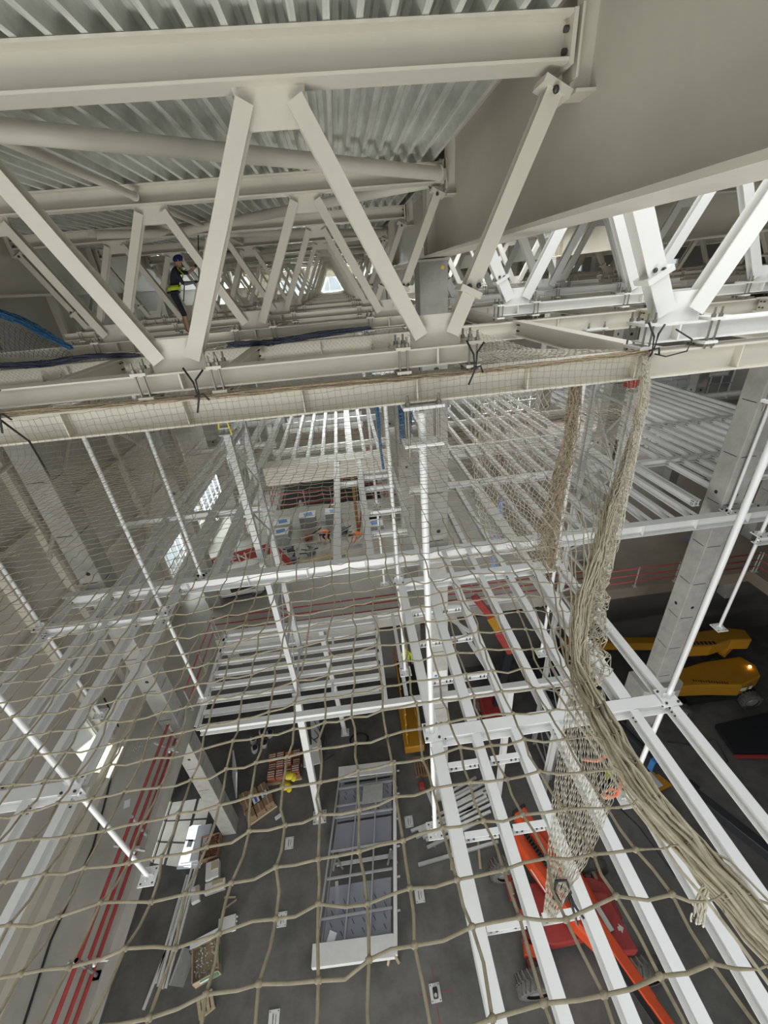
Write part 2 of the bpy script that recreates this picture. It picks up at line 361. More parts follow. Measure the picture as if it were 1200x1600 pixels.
# ------------------------------------------------------------------ roof trusses (run left to right)
def clamp(m, x, y, z0, z1, w=.13):
    """pair of plates with four studs between two beams"""
    m.mi(0).b2((x-w/2, y-.14, z1), (x+w/2, y+.14, z1+.025)); m.b2((x-w/2, y-.14, z0-.025), (x+w/2, y+.14, z0))
    m.mi(1)
    for dx in (-.035, .035):
        for dy in (-.115, .115):
            m.tube((x+dx, y+dy, z0-.07), (x+dx, y+dy, z1+.11), .010, 6)
            m.tube((x+dx, y+dy, z1+.025), (x+dx, y+dy, z1+.055), .021, 6); m.tube((x+dx, y+dy, z0-.05), (x+dx, y+dy, z0-.025), .021, 6)
    m.mi(0)
def truss(y, xl, xr, nodes, label, group, chord=None, paint=CREAM, dw=.125):
    r = root('roof_truss', ((xl+xr)/2, y, 19.3), label, 'roof truss', group)
    ch = []
    def put(nm, m, mats=None): 
        o = m.build(nm, mats or paint, r); ch.append(o); return o
    m = MB(); m.ibeam((xl, y, 21.345), (xr, y, 21.345), .25, .24, .02, .014)
    for x in (xl, xr):
        s = 1 if x == xl else -1
        m.b2((x, y-.13, 21.2), (x + s*.03, y+.13, 21.47))
    m.mi(1)
    for x, s in ((xl+.035, 1), (xr-.035, -1)):
        for dy in (-.07, .07):
            for z in (21.28, 21.39): m.tube((x, y+dy, z), (x+s*.03, y+dy, z), .019, 6)
    put('top_chord', m, [paint, BOLT])
    lo = chord or (min(nodes)-.4, max(nodes)+.4)
    m = MB(); m.ibeam((lo[0], y, 19.36), (lo[1], y, 19.36), .16, .20, .014, .01)
    for x in nodes:
        m.b2((x-.008, y-.1, 19.29), (x+.008, y+.1, 19.43))
    put('bottom_chord', m)
    tops = [x - 1.15 for x in nodes] + [max(nodes) + 1.15]
    for x in nodes:
        put('gusset_plate', MB().b2((x-.23, y-.009, 19.42), (x+.23, y+.009, 19.70)))
    inner = [x for x in tops if xl + .5 < x < xr - .5]
    for x in inner:
        put('gusset_plate', MB().poly([(x-.25, 21.22), (x-.22, 21.08), (x-.17, 20.99), (x+.23, 20.99), (x+.25, 21.22)], y-.009, y+.009, lambda a, b, c: (a, c, b)))
    for x in nodes:
        for s in (-1, 1):
            tx = x + s*1.15
            end = not (xl + .5 < tx < xr - .5)
            if end:
                tx = xr - .08 if s > 0 else xl + .08
                p1 = Vector((tx, y, 21.10))
            else: p1 = Vector((tx - s*.17, y, 21.14))
            p0 = Vector((x + s*.14, y, 19.53))
            m = MB(); m.ibeam(p0, p1, .13, dw, .012, .008, up=(0, 1, 0))
            d = (p1-p0).normalized()
            if end:
                q = p0 + d*.36; m.bar(q-d*.025, q+d*.025, dw+.07, .21, (0, 1, 0))
                m.bar(p1-d*.02, p1+d*.03, dw+.1, .2, (0, 1, 0))
                m.mi(1).ball(q+d*.045+Vector((.05, -.08, 0)), .022, 6, 4); m.ball(q+d*.045+Vector((-.03, -.08, 0)), .022, 6, 4)
                m.ball(p1 + Vector((-.02*s, -.11, -.02)), .026, 6, 4)
            o = put('diagonal', m, [paint, BOLT])
    for x in nodes:
        for dx in (-.32, .32):
            m = MB(); clamp(m, x+dx, y, 19.26, 19.44); put('stud_clamp', m, [paint, STUD])
    return r, ch
place = ['nearest the net', 'second from the net', 'third from the net', 'fourth from the net', 'fifth from the net', 'sixth from the net', 'seventh from the net', 'eighth from the net', 'ninth from the net', 'farthest from the net']
tr1 = truss(T[0], -7.1, 1.82, [-6.05, -3.75, -1.45, .85], 'cream steel roof truss in the left bay, nearest the net, with big V-shaped diagonals', 'roof trusses in the left bay', chord=(-6.8, 1.26))
for i in range(1, 10): dup(tr1[0], (0, T[i]-T[0], 0), 'cream steel roof truss in the left bay, %s' % place[i], tr1[1])
tr2 = truss(T[0], 2.1, 10.3, [3.15, 5.45, 7.75], 'daylit roof truss in the bay right of the deep girder, nearest the net', 'roof trusses in the middle bay', chord=(2.83, 9.2), paint=CREAM_DAYLIT, dw=.17)
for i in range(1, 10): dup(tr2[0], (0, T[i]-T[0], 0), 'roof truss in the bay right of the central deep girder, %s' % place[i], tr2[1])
tr3 = truss(T[1], 10.6, 19.0, [11.9, 14.2, 16.5], 'roof truss in the far right bay, second row from the net', 'roof trusses in the far right bay', chord=(11.4, 17.2))
for i in range(2, 10): dup(tr3[0], (0, T[i]-T[1], 0), 'roof truss in the far right bay, %s' % place[i], tr3[1])

# round braces in the roof plane
def brace(p0, p1, r, label, name='roof_brace_tube', mt=CREAM, grp='round braces under the roof deck'):
    m = MB(); m.tube(p0, p1, r, 20); d = (Vector(p1)-Vector(p0)).normalized()
    for p, s in ((p0, 1), (p1, -1)):
        q = Vector(p); m.bar(q, q - d*s*.14, .02, r*1.6); m.tube(q, q+d*s*.02, r*1.25, 16)
    return tag(m.build(name, mt), label, 'brace', grp)
for i in range(0, 9):
    a, b = T[i], T[i+1]
    if i % 2 == 0:
        brace((-4.9, a-.8, 21.30), (1.72, b-.25, 21.30), .085, 'round cream roof brace slanting between the trusses %s and the next one' % place[i])
    else:
        brace((1.7, a+.3, 21.30), (-4.8, b+.9, 21.30), .085, 'round cream roof brace slanting back left behind the truss %s' % place[i])
    brace((-2.72, a+.15, 21.32), (-2.72, b-.15, 21.32), .05, 'thin round strut running front to back behind the truss %s' % place[i], 'roof_strut_tube')
    brace((2.3, b-.2, 21.30) if i else (2.3, b+.4, 21.3), (10.2, b+3.4, 21.30), .085, 'round brace in the middle roof bay behind the truss %s' % place[i])

# lower tie beams at truss level
def beam(name, p0, p1, h, w, label, cat='beam', group=None, mt=WHITE, bolts=True, stiff=0, tf=None, notch=None):
    m = MB(); m.ibeam(p0, p1, h, w, tf)
    p0v, p1v, t, u, wv = m.frame(p0, p1, (0, 0, 1)); L = (p1v-p0v).length
    if stiff:
        n = int(L/stiff)
        for i in range(1, n+1):
            q = p0v + t*(L*i/(n+1)); m.bar(q-t*.006, q+t*.006, w*.94, h*.86)
    if bolts:
        m.mi(1)
        for q, s in ((p0v, 1), (p1v, -1)):
            for a in (.05, .12):
                for z in (-h*.2, h*.2):
                    c = q + t*s*a + u*z
                    m.tube(c - wv*.03, c + wv*.03, .013, 6)
    return tag(m.build(name, [mt, BOLT]), label, cat, group)
GT = 'cream tie beams across the hall under the trusses'
for i in range(0, 10):
    y = T[i]
    if i == 0:
        nb = beam('tie_beam', (-9.0, y, 19.08), (10.3, y, 19.08), .25, .2, 'long cream tie beam across the front, with the rope net tied along its top edge', 'beam', GT, CREAM, stiff=1.1)
    else:
        beam('tie_beam', (-9.0, y, 19.02), (19.0, y, 19.02), .30, .2, 'cream tie beam below the trusses, in the row %s' % place[i], 'beam', GT, CREAM, stiff=2.3)
for i in range(0, 6):
    for x in NODE[1:]:
        nm = 'truss point %d' % (NODE.index(x)+1) if False else ORD[NODE.index(x)] + ' gusset from the wall'
        if x == .85 or x > 9: continue
        if x < 0 and i == 0 and x < -4: continue
        beam('tie_beam', (x, T[i]+.11, 19.07), (x, T[i+1]-.11, 19.07), .24, .17, 'cream tie beam running back from the truss %s, at %s' % (place[i], nm), 'beam', 'cream tie beams running front to back', CREAM)
for i in range(1, 5):
    m = MB(); m.ibeam((-3.6, T[i]+.2, 19.1), (-1.6, T[i+1]-.3, 19.1), .16, .12)
    tag(m.build('wind_brace', CREAM), 'slanting cream wind brace at tie beam level behind the truss %s' % place[i], 'brace', 'slanting wind braces')

# ------------------------------------------------------------------ hangers with base plates
def hanger(x, y, label, zt=18.93, zb=10.28, grp='white round hanger pipes with foot plates'):
    r = root('hanger_pipe', (x, y, zb), label, 'hanger pipe', grp)
    m = MB(); m.tube((x, y, zb+.02), (x, y, zt-.1), .042, 16); m.build('pipe', WHITE, r)
    m = MB(); m.b2((x-.16, y-.16, zb), (x+.16, y+.16, zb+.02)); m.bar((x, y-.1, zb+.06), (x, y+.1, zb+.06), .012, .09); m.bar((x-.1, y, zb+.06), (x+.1, y, zb+.06), .012, .09)
    m.mi(1)
    for a in (-.11, .11):
        for b in (-.11, .11): m.tube((x+a, y+b, zb+.021), (x+a, y+b, zb+.024), .018, 8)
    m.build('foot_plate', [WHITE, BOLT], r)
    m = MB(); m.b2((x-.14, y-.16, 13.56), (x+.14, y+.16, 13.585)); m.bar((x-.1, y, 13.64), (x+.1, y, 13.64), .012, .1)
    m.mi(1)
    for a in (-.1, .1):
        for b in (-.11, .11): m.tube((x+a, y+b, 13.585), (x+a, y+b, 13.61), .02, 6)
    m.build('splice_plate', [WHITE, BOLT], r)
    m = MB(); m.b2((x-.2, y-.15, zt-.03), (x+.2, y+.15, zt)); m.b2((x-.2, y-.12, zt-.42), (x+.2, y+.12, zt-.39)); m.mi(1)
    for a in (-.15, .15):
        for b in (-.1, .1):
            m.tube((x+a, y+b, zt-.52), (x+a, y+b, zt+.1), .012, 8); m.tube((x+a, y+b, zt), (x+a, y+b, zt+.04), .024, 6); m.tube((x+a, y+b, zt-.46), (x+a, y+b, zt-.42), .024, 6)
    m.build('top_clamp', [WHITE, STUD], r)
    return r
hanger(.70, 3.97, 'white hanger pipe in the middle, in front of the central concrete column')
hanger(4.70, 3.97, 'white hanger pipe slanting across the right concrete column, foot plate above the grey floor')
hanger(-4.95, 3.97, 'white hanger pipe at the lower left, foot plate in front of the red pipes')
hanger(.68, 7.87, 'white hanger pipe just left of the central concrete column, in the second row')
hanger(4.66, 7.87, 'white hanger pipe behind the gathered net, in the second row')
hanger(-4.97, 7.87, 'white hanger pipe in the second row, ending over the white ladder platform frame')
hanger(-7.76, 7.87, 'white hanger pipe in the second row closest to the beige wall')
hanger(10.08, 7.87, 'white hanger pipe hanging clear at the right edge, before the dark slab edge')
hanger(-4.4, 9.05, 'short white hanger pipe ending on the long cross beam, left of the lattice mast', zt=18.8, zb=13.57)
hanger(10.25, 9.05, 'white hanger pipe ending on the long cross beam next to the right column', zt=18.8, zb=13.57)
hanger(.50, 11.8, 'white hanger pipe in the third row left of the central column')

# ------------------------------------------------------------------ hung grid at mid height (top at 13.55)
GZ = 13.55
def cross(y, x0, x1, label, h=.26, w=.2, grp='white cross beams of the hung grid', stiff=1.6, lo=0):
    return beam('cross_beam', (x0, y, GZ-h/2-lo), (x1, y, GZ-h/2-lo), h, w, label, 'beam', grp, WHITE, True, stiff, tf=.016)
def joist(x, y0, y1, label, grp, h=.20, w=.13, zt=GZ):
    return beam('grid_joist', (x, y0, zt-h/2), (x, y1, zt-h/2), h, w, label, 'joist', grp, WHITE, True, tf=.013)
cross(3.97, .8, 4.78, 'white cross beam of the hung grid, passing behind the orange boom lift and gathered net')
cross(3.97, -9.0, -4.86, 'white cross beam of the hung grid at the lower left, ending at a hanger pipe')
cross(7.86, -7.85, -4.9, 'white cross beam in the second row between two hanger pipes near the beige wall', .24)
cross(7.86, .62, 4.75, 'white cross beam in the second row, just in front of the central concrete column', .24)
cross(9.02, -7.9, 12.4, 'longest white cross beam, spanning all three front concrete columns', .36, .24)
cross(7.86, 10.0, 13.5, 'white cross beam at the right edge below the right column hanger', .24)
RX = [.74, 1.40, 2.04, 2.70, 3.37, 4.05, 4.72]
for i, x in enumerate(RX):
    joist(x, -1.5, 3.86, 'white joist running toward the viewer, %s of seven right of the middle hanger' % ORD[i], 'front right joists', w=.18 if i == 0 else .135)
    if i != 1: joist(x, 4.08, 7.76, 'white joist between the first and second cross beams, %s of seven from the middle hanger' % ORD[i], 'second span right joists', w=.2 if i == 5 else (.17 if i == 0 else .13), h=.3 if i == 5 else .2)
    else: joist(x, 4.08, 7.76, 'white joist between the first and second cross beams, second of seven from the middle hanger', 'second span right joists', w=.17)
    joist(x, 7.96, 8.9, 'short white joist before the central concrete column, %s of seven from the left' % ORD[i], 'short right joists')
LX = [-7.68, -6.66, -6.25, -5.58, -4.95]
for i, x in enumerate(LX):
    joist(x, -1.5, 3.86, 'white joist at the lower left toward the viewer, %s of five from the beige wall' % ORD[i], 'front left joists')
    joist(x, 4.08, 7.76, 'white joist left of the middle void, second span, %s of five from the wall' % ORD[i], 'second span left joists')
    joist(x, 7.96, 8.9, 'short white joist before the left concrete column, %s of five from the wall' % ORD[i], 'short left joists')
for j, y in enumerate((1.64, 2.53, 3.44)):
    for a, b, nm in ((.84, 1.30, 'left'), (1.50, 1.94, 'right')):
        beam('spacer_bar', (a, y, GZ-.07), (b, y, GZ-.07), .12, .08, 'short white spacer bar before the first cross beam, %s of three toward it, %s gap' % (ORD[j], nm), 'spacer', 'short spacer bars', WHITE)
for j, y in enumerate((4.97, 5.89, 6.76)):
    for a, b, nm in ((.84, 1.30, 'left'), (1.50, 1.94, 'right')):
        beam('spacer_bar', (a, y, GZ-.07), (b, y, GZ-.07), .12, .08, 'short white spacer bar past the first cross beam, %s of three going away, %s gap' % (ORD[j], nm), 'spacer', 'short spacer bars', WHITE)
# rear grid
ROWS = [12.9, 16.4, 20.4, 24.5, 28.6, 32.4]
rn = ['third row', 'fourth row', 'fifth row', 'sixth row', 'seventh row', 'eighth row']
for i, y in enumerate(ROWS):
    cross(y, 1.75, 9.9, 'white cross beam of the rear grid right of the central column, %s' % rn[i], .26 if i != 1 else .6, stiff=1.32, lo=.21 if i > 1 else 0)
    cross(y, 10.0, 24, 'white cross beam of the rear grid at the right side of the hall, %s' % rn[i], .24 if i != 1 else .5, stiff=1.32, lo=.21 if i > 1 else 0)
    if i != 1: cross(y, -8.4, -3.95 if i > 0 else -3.2, 'white cross beam of the rear grid near the beige wall, %s' % rn[i], lo=.25 if i > 1 else 0)
MBX = MB(); MBX.b2((-3.9, 16.2, 12.75), (1.5, 17.0, GZ)); 
for x in [-3.4+.66*i for i in range(8)]: MBX.b2((x-.006, 16.16, 12.8), (x+.006, 17.03, GZ-.01))
tag(MBX.build('box_girder', CREAM), 'deep pale box girder across the middle void above the workers', 'girder')
for i in range(11):
    x = 2.705 + .665*i
    wd = i == 2
    joist(x, 9.16, 12.78, 'white rear joist right of the central column, %s from it, first rear span' % ORD[i], 'rear right joists first span', .42 if wd else .2, .3 if wd else .13)
    joist(x, 13.02, 16.28, 'white rear joist right of the central column, %s from it, second rear span' % ORD[i], 'rear right joists second span')
    joist(x, 16.52, 33, 'white rear joist right of the central column, %s from it, beyond the deep cross beam' % ORD[i], 'rear right joists far')
for i in range(13):
    x = 11.2 + .58*i
    joist(x, 9.3 if i in (0,) or i > 5 else 11.12, 12.78, 'white joist beyond the right concrete column, %s from it' % ORD[i], 'right side joists front')
    joist(x, 13.02, 16.28, 'white rear joist beyond the right concrete column, %s from it' % ORD[i], 'right side joists middle')
    joist(x, 16.52, 24, 'white farthest joist beyond the right concrete column, %s from it' % ORD[i], 'right side joists rear')
joist(9.93, 9.85, 12.78, 'white twin joist ending at the right concrete column, left one', 'twin joists', .2, .10); joist(10.06, 9.85, 12.78, 'white twin joist ending at the right concrete column, right one', 'twin joists', .2, .10)
cross(11.0, 11.2, 14.5, 'short white cross beam just behind the right concrete column', .2)
for i in range(8):
    x = 10.2 + .58*i
    joist(x, 3.6, 7.73, 'white joist at the right edge before the hanging pipe, %s from the left' % ORD[i], 'right edge joists') if i > 5 else None
for i, (x, w_, h_) in enumerate(((-6.66, .14, .24), (-6.14, .14, .24), (-5.05, .26, .36), (-4.12, .26, .36))):
    joist(x, 9.16, 12.78, 'white joist left of the lattice mast, first rear span, %s of four from the wall' % ORD[i], 'rear left joists', h_, w_)
    joist(x, 13.02, 33, 'long white joist running back past the wall windows, %s of four from the wall' % ORD[i], 'rear left joists', .24, w_)
for i, x in enumerate((-.82, .08)):
    joist(x, 9.16, 16.15, 'white joist over the middle void where the crates stand, %s of two' % ['left', 'right'][i], 'middle void joists', .2, .22)
joist(1.36, 9.16, 16.15, 'white joist just left of the central column beyond the long cross beam', 'middle void joists')
for j, y in enumerate((10.3, 11.6, 13.35, 14.35, 14.85)):
    beam('spacer_bar', (.2, y, GZ-.1), (1.26, y, GZ-.1), .18, .14, 'white spacer bar left of the central column, %s going away' % ORD[j], 'spacer', 'rear spacer bars', WHITE)
beam('spacer_bar', (-.7, 14.0, GZ-.1), (-.04, 14.0, GZ-.1), .18, .12, 'single white spacer bar between the two middle void joists', 'spacer', 'rear spacer bars', WHITE)
for i, x in enumerate((-3.42, -2.74, -2.1, -1.45, -.85, -.24, .4, 1.05)):
    joist(x, 17.05, 33, 'rear white joist beyond the box girder, %s of eight from the left' % ORD[i], 'joists beyond the box girder', .2, .3 if i == 5 else .14)
for j, y in enumerate((19.0, 23.2, 27.5)):
    cross(y, -3.9, 1.6, 'white cross beam beyond the box girder, %s going away' % ORD[j], .3, lo=.21)

# ------------------------------------------------------------------ lattice masts
def mast(x, y0, y1, zb, label):
    r = root('lattice_mast', (x, (y0+y1)/2, zb), label, 'lattice mast', 'lattice masts')
    for y in (y0, y1):
        m = MB(); m.ibeam((x, y, zb), (x, y, 17.15), .18, .16, .014, .012, up=(0, 1, 0)); m.build('post', MASTP, r)
        m = MB(); m.b2((x-.15, y-.15, 17.15), (x+.15, y+.15, 17.18)); m.b2((x-.11, y-.11, 17.3), (x+.11, y+.11, 17.33)); m.tube((x, y, 17.18), (x, y, 17.3), .03); m.build('head_plate', MASTP, r)
    H = 17.0 - zb; n = max(3, round(H/1.9))
    for i in range(n+1):
        z = zb + .3 + (H-.5)*i/n; m = MB(); m.bar((x, y0, z), (x, y1, z), .07, .07); m.build('rung', MASTP, r)
    for i in range(n):
        a = zb + .3 + (H-.5)*i/n; b = zb + .3 + (H-.5)*(i+1)/n
        m = MB(); m.bar((x-.03, y0, a), (x-.03, y1, b), .02, .06); m.build('cross_brace', MASTP, r); m = MB(); m.bar((x+.03, y1, a), (x+.03, y0, b), .02, .06); m.build('cross_brace', MASTP, r)
    return r
MASTP = mat('mast_paint', (.52, .525, .51), .45, var=.05)
mast(-2.92, 9.6, 11.23, 7.97, 'white lattice mast left of centre, a yellow strap at its head')
mast(6.92, 9.45, 11.1, 0.0, 'white lattice mast on the right beside the vertical gathered net')
m = MB(); m.path([(-3.05, 9.52, 17.30), (-2.98, 9.5, 17.62), (-2.82, 9.48, 17.55), (-2.78, 9.46, 17.17)], .02, 6); tag(m.build('lifting_strap', YBRI), 'yellow lifting strap looped over the left lattice mast head', 'strap')
m = MB(); m.b2((6.55, 9.15, 17.35), (6.72, 9.4, 17.75)); m.b2((6.75, 9.15, 17.40), (6.95, 9.4, 17.6)); tag(m.build('red_hoist', RED), 'small red hoist box on the right lattice mast head', 'hoist')
# stub post down to the ground
r = root('steel_post', (-3.42, 9.35, 0), 'white steel post standing on the ground floor under the platform frame', 'post')
m = MB(); m.ibeam((-3.38, 9.32, .03), (-3.0, 9.6, 7.96), .24, .24, .02, .012, up=(0, 1, 0)); m.build('shaft', WHITE, r)
m = MB(); m.b2((-3.66, 9.08, 0), (-3.1, 9.58, .03)); m.mi(1)
for a in (-3.6, -3.16):
    for b in (9.14, 9.5): m.tube((a, b, .03), (a, b, .07), .025, 6)
m.build('base_plate', [WHITE, BOLT], r)

# ------------------------------------------------------------------ platform frame at slab level (top 7.8)
def pb(p0, p1, label, h=.2, w=.16, grp='white beams of the lower platform frame'):
    return beam('platform_beam', (p0[0], p0[1], 7.85-h/2), (p1[0], p1[1], 7.85-h/2), h, w, label, 'beam', grp, WHITE, True)
pb((-6.1, 8.8), (6.4, 8.7), 'front white beam of the lower platform, passing under the central column line', .3, .2)
for i, y in enumerate((9.35, 9.87, 10.42, 10.96, 11.5, 12.03, 12.6)):
    pb((-6.1 - .02*i, y), (.0, y), 'white rung beam of the lower platform frame, %s of seven going away' % ORD[i])
pb((.03, 8.85), (.03, 12.95), 'white side beam closing the lower platform frame on its right', .22, .16)
pb((-6.2, 8.85), (-6.2, 12.95), 'white side beam of the lower platform frame along the gallery slab edge', .22, .12)
pb((-6.2, 13.0), (6.4, 13.0), 'rear white beam of the lower platform frame against the slab front', .32, .2)
pb((.75, 8.9), (.75, 12.9), 'white beam of the lower platform right of the hanger pipes', .2, .12)
for j, (y, x) in enumerate(((9.6, -1.75), (11.8, -1.75))):
    m = MB(); m.b2((x-.04, y-.27, 7.72), (x+.04, y+.27, 7.8)); tag(m.build('platform_strut', WHITE), 'short white strut between rungs of the lower platform, %s one' % ['near', 'far'][j], 'strut')
for p0, p1, lb in (((3.1, 12.6, 7.9), (4.4, 9.7, 6.2), 'upper'), ((2.4, 12.8, 8.0), (3.6, 11.2, 7.9), 'lower')):
    m = MB(); m.bar(p0, p1, .16, .04); tag(m.build('diagonal_brace', WHITE), 'white slanting flat brace right of the central column, %s one' % lb, 'brace')
for x, lb in ((4.3, 'left'), (6.3, 'right')):
    m = MB(); m.ibeam((x, 8.8, 0), (x, 8.8, 7.5), .2, .2, up=(0, 1, 0)); m.b2((x-.2, 8.6, 0), (x+.2, 9.0, .03)); tag(m.build('steel_post', WHITE), 'white post carrying the lower platform right of the central column, %s one' % lb, 'post')
m = MB(); m.ibeam((-2.2, 13.0, .02), (-2.3, 12.8, 7.5), .2, .2, up=(0, 1, 0)); m.b2((-2.4, 12.8, 0), (-2.0, 13.2, .03)); tag(m.build('steel_post', WHITE), 'white post carrying the rear of the lower platform frame', 'post')

# ------------------------------------------------------------------ wall framing on the left
for i, z in enumerate((12.4, 14.7, 17.2)):
    m = MB(); m.b2((-9.1, -3, z), (-8.98, 40, z+.14)); tag(m.build('wall_rail', CREAM), 'long cream rail on the beige wall, %s of three from below' % ['lowest', 'middle', 'topmost'][i], 'rail', 'wall rails')
for i, y in enumerate((8.9, 10.6, 15.6, 21.0, 26.8)):
    m = MB(); m.b2((-9.1, y, 7.4), (-8.9, y+.16, 21.4)); tag(m.build('wall_post', CREAM), 'cream post against the beige wall, %s counted going away' % ORD[i], 'post', 'wall posts')
for i, (a, b) in enumerate((((-8.75, 10.2, 20.2), (-8.75, 17.9, 14.2)), ((-8.75, 10.2, 14.0), (-8.75, 17.9, 20.4)), ((-8.75, 10.0, 16.6), (-8.75, 17.9, 17.2)), ((-8.75, 10.2, 8.6), (-8.75, 17.9, 13.8)))):
    m = MB(); m.tube(a, b, .06, 10); tag(m.build('wall_brace', CREAM), 'cream wall bracing tube between two concrete columns, %s' % ['falling away', 'rising away', 'level', 'lowest rising'][i], 'brace', 'wall braces')
m = MB(); m.b2((-9.1, -5, 7.4), (-8.8, 14, 7.75)); m.b2((-8.8, -5, 7.4), (-8.55, 14, 7.5)); struct(m.build('baseboard_left', CREAM))
m = MB()
for y in (8.0, 8.7):
    pass
m.path([(-7.6, -.5, 7.43), (-7.9, 2, 7.43), (-8.25, 4.2, 7.43), (-8.2, 6, 7.43), (-8.5, 7.5, 7.43), (-8.9, 9.3, 7.5), (-8.95, 9.5, 9)], .025, 6)
tag(m.build('black_cable', BLACK), 'black cable lying along the pale gallery slab and up the wall', 'cable')
m = MB(); m.box((-7.75, 7.0, 7.405), (.16, .22, .008), (0, 0, .3)); tag(m.build('paper_note', PAPER), 'small white paper lying on the pale gallery slab', 'paper')
m = MB()
for i in range(22): m.ball((-8.15+random.gauss(0, .12), 8.7+random.gauss(0, .12), 7.41), (.02, .015, .01), 5, 3)
tag(m.build('dust_crumbs', PLASW), 'white crumbs scattered on the gallery slab before the column', 'crumbs', kind='stuff')

# ------------------------------------------------------------------ red guard rails
def rail(name, pts, zs, label, step=1.6, r=.03, mt=RED, post=True, zb=7.4, ztop=None):
    o = root(name, pts[0] + (zb,), label, 'guard rail', None)
    for z in zs:
        m = MB(); m.path([(x, y, z) for x, y in pts], r, 8); m.build('rail_pipe', mt, o)
    if post:
        for (ax, ay), (bx, by) in zip(pts, pts[1:]):
            L = math.hypot(bx-ax, by-ay); n = max(1, int(L/step))
            for i in range(n+1):
                x, y = ax+(bx-ax)*i/n, ay+(by-ay)*i/n
                m = MB(); m.tube((x, y, zb), (x, y, ztop or max(zs)+.06), r*.9, 8); m.box((x, y, zb+.02), (.14, .14, .04)); m.build('rail_post', STEEL if name == 'red_guard_rail' else mt, o)
    return o
RL = rail('red_guard_rail', [(-6.9, -2), (-6.88, 3.5), (-6.86, 8.7)], (7.62, 7.95, 8.35), 'three red rail pipes along the near edge of the pale gallery slab', 2.3, .045)
for i_, y_ in enumerate((1.4, 3.6, 5.6, 8.2)):
    m = MB(); m.bar((-7.05, y_-.1, 8.4), (-6.7, y_+.1, 7.5), .05, .05); m.bar((-6.95, y_, 7.9), (-6.65, y_, 7.9), .06, .06); m.ball((-6.85, y_, 7.75), .07, 7, 5)
    m.build('rail_clamp', STEEL, RL)['label'] = 'steel bracket clamp'
rail('red_guard_rail', [(-6.75, 9.9), (-6.75, 13.2)], (7.8, 8.3), 'red guard rail behind the left concrete column beside the platform frame', 1.1)
rail('red_guard_rail', [(-6.6, 13.2), (1.3, 13.25)], (7.75, 8.15, 8.5), 'red guard rail along the slab front behind the platform frame', 1.3)
rail('red_guard_rail', [(2.5, 13.25), (9.4, 13.15)], (7.75, 8.1, 8.45), 'red guard rail right of the central column, seen through the joists', 1.4)
rail('red_guard_rail', [(9.7, 13.0), (17.0, 12.95)], (7.7, 8.05, 8.4), 'red guard rail before the brown floor, left of the big right column', 1.5)
rail('red_guard_rail', [(17.1, 12.9), (17.15, 5)], (7.7, 8.05, 8.4), 'red guard rail at the right edge turning toward the viewer', 1.4)
rail('red_guard_rail', [(-5.3, 24.0), (1.5, 24.0)], (7.8, 8.2, 8.6), 'red guard rail before the dark slab opening', 1.7)
rail('red_guard_rail', [(-5.8, 24.0), (-5.8, 30)], (7.8, 8.2, 8.6), 'red guard rail on the left side of the dark slab opening', .8)
rail('red_guard_rail', [(-5.4, 35), (2, 35)], (8.4, 9.0, 9.6), 'red guard rail before the bright far windows', 2)
rail('red_guard_rail', [(9, 27), (24, 27)], (7.8, 8.3), 'red guard rail deep in the hall on the right', 2)
rail('white_guard_rail', [(9.0, 16.05), (17.2, 16.05)], (4.1, 4.5, 4.85), 'white tubular guard rail on the dark retaining wall at the right', .62, .022, PLASW, zb=3.9)
for p in (((-.3, 20.2, 7.5), (1.1, 24.6, 12.5)), ((-2.3, 22.8, 7.42), (-.6, 23.2, 10.2))):
    m = MB(); m.tube(p[0], p[1], .05, 8); tag(m.build('raking_prop', RED), 'red raking prop near the crates, %s one' % ('long' if p[0][0] > -1 else 'short'), 'prop')
m = MB(); m.bar((-.35, 20.0, 7.4), (-.3, 20.3, 13.3), .16, .16, (0, 1, 0)); tag(m.build('wooden_post', mat('amber_wood', (.33, .17, .05), .7, var=.15)), 'amber wooden post behind the kneeling worker in orange', 'post')

# ------------------------------------------------------------------ rope safety net
def lerp_tab(tab, x):
    if x <= tab[0][0]: return tab[0][1]
    for (a, b), (c, d) in zip(tab, tab[1:]):
        if x <= c: return b + (d-b)*(x-a)/(c-a)
    return tab[-1][1]
PROF = [(-.45, -.60), (0, -.66), (.15, -.69), (.35, -.745), (.6, -.80), (1.15, -.86), (1.9, -.93), (2.6, -1.02), (3.2, -1.12), (3.6, -1.17), (3.80, -1.12), (3.86, -.98), (3.86, -.74)]
def arc(tab, step):
    out = []; acc = 0; P = [Vector((0, a, b)) for a, b in tab]; out.append(P[0].copy()); need = step
    for p, q in zip(P, P[1:]):
        L = (q-p).length; d = 0
        while L - d >= need: d += need; out.append(p + (q-p)*(d/L)); need = step
        need -= (L - d)
    return out
CELL = .062
rows = arc(PROF, CELL)
XRT = [(-.5, .42), (.1, .40), (.3, .385), (.6, .44), (.8, .575), (1.0, .735), (1.4, 1.04), (2.0, 1.52), (3.0, 2.27), (3.86, 2.88)]
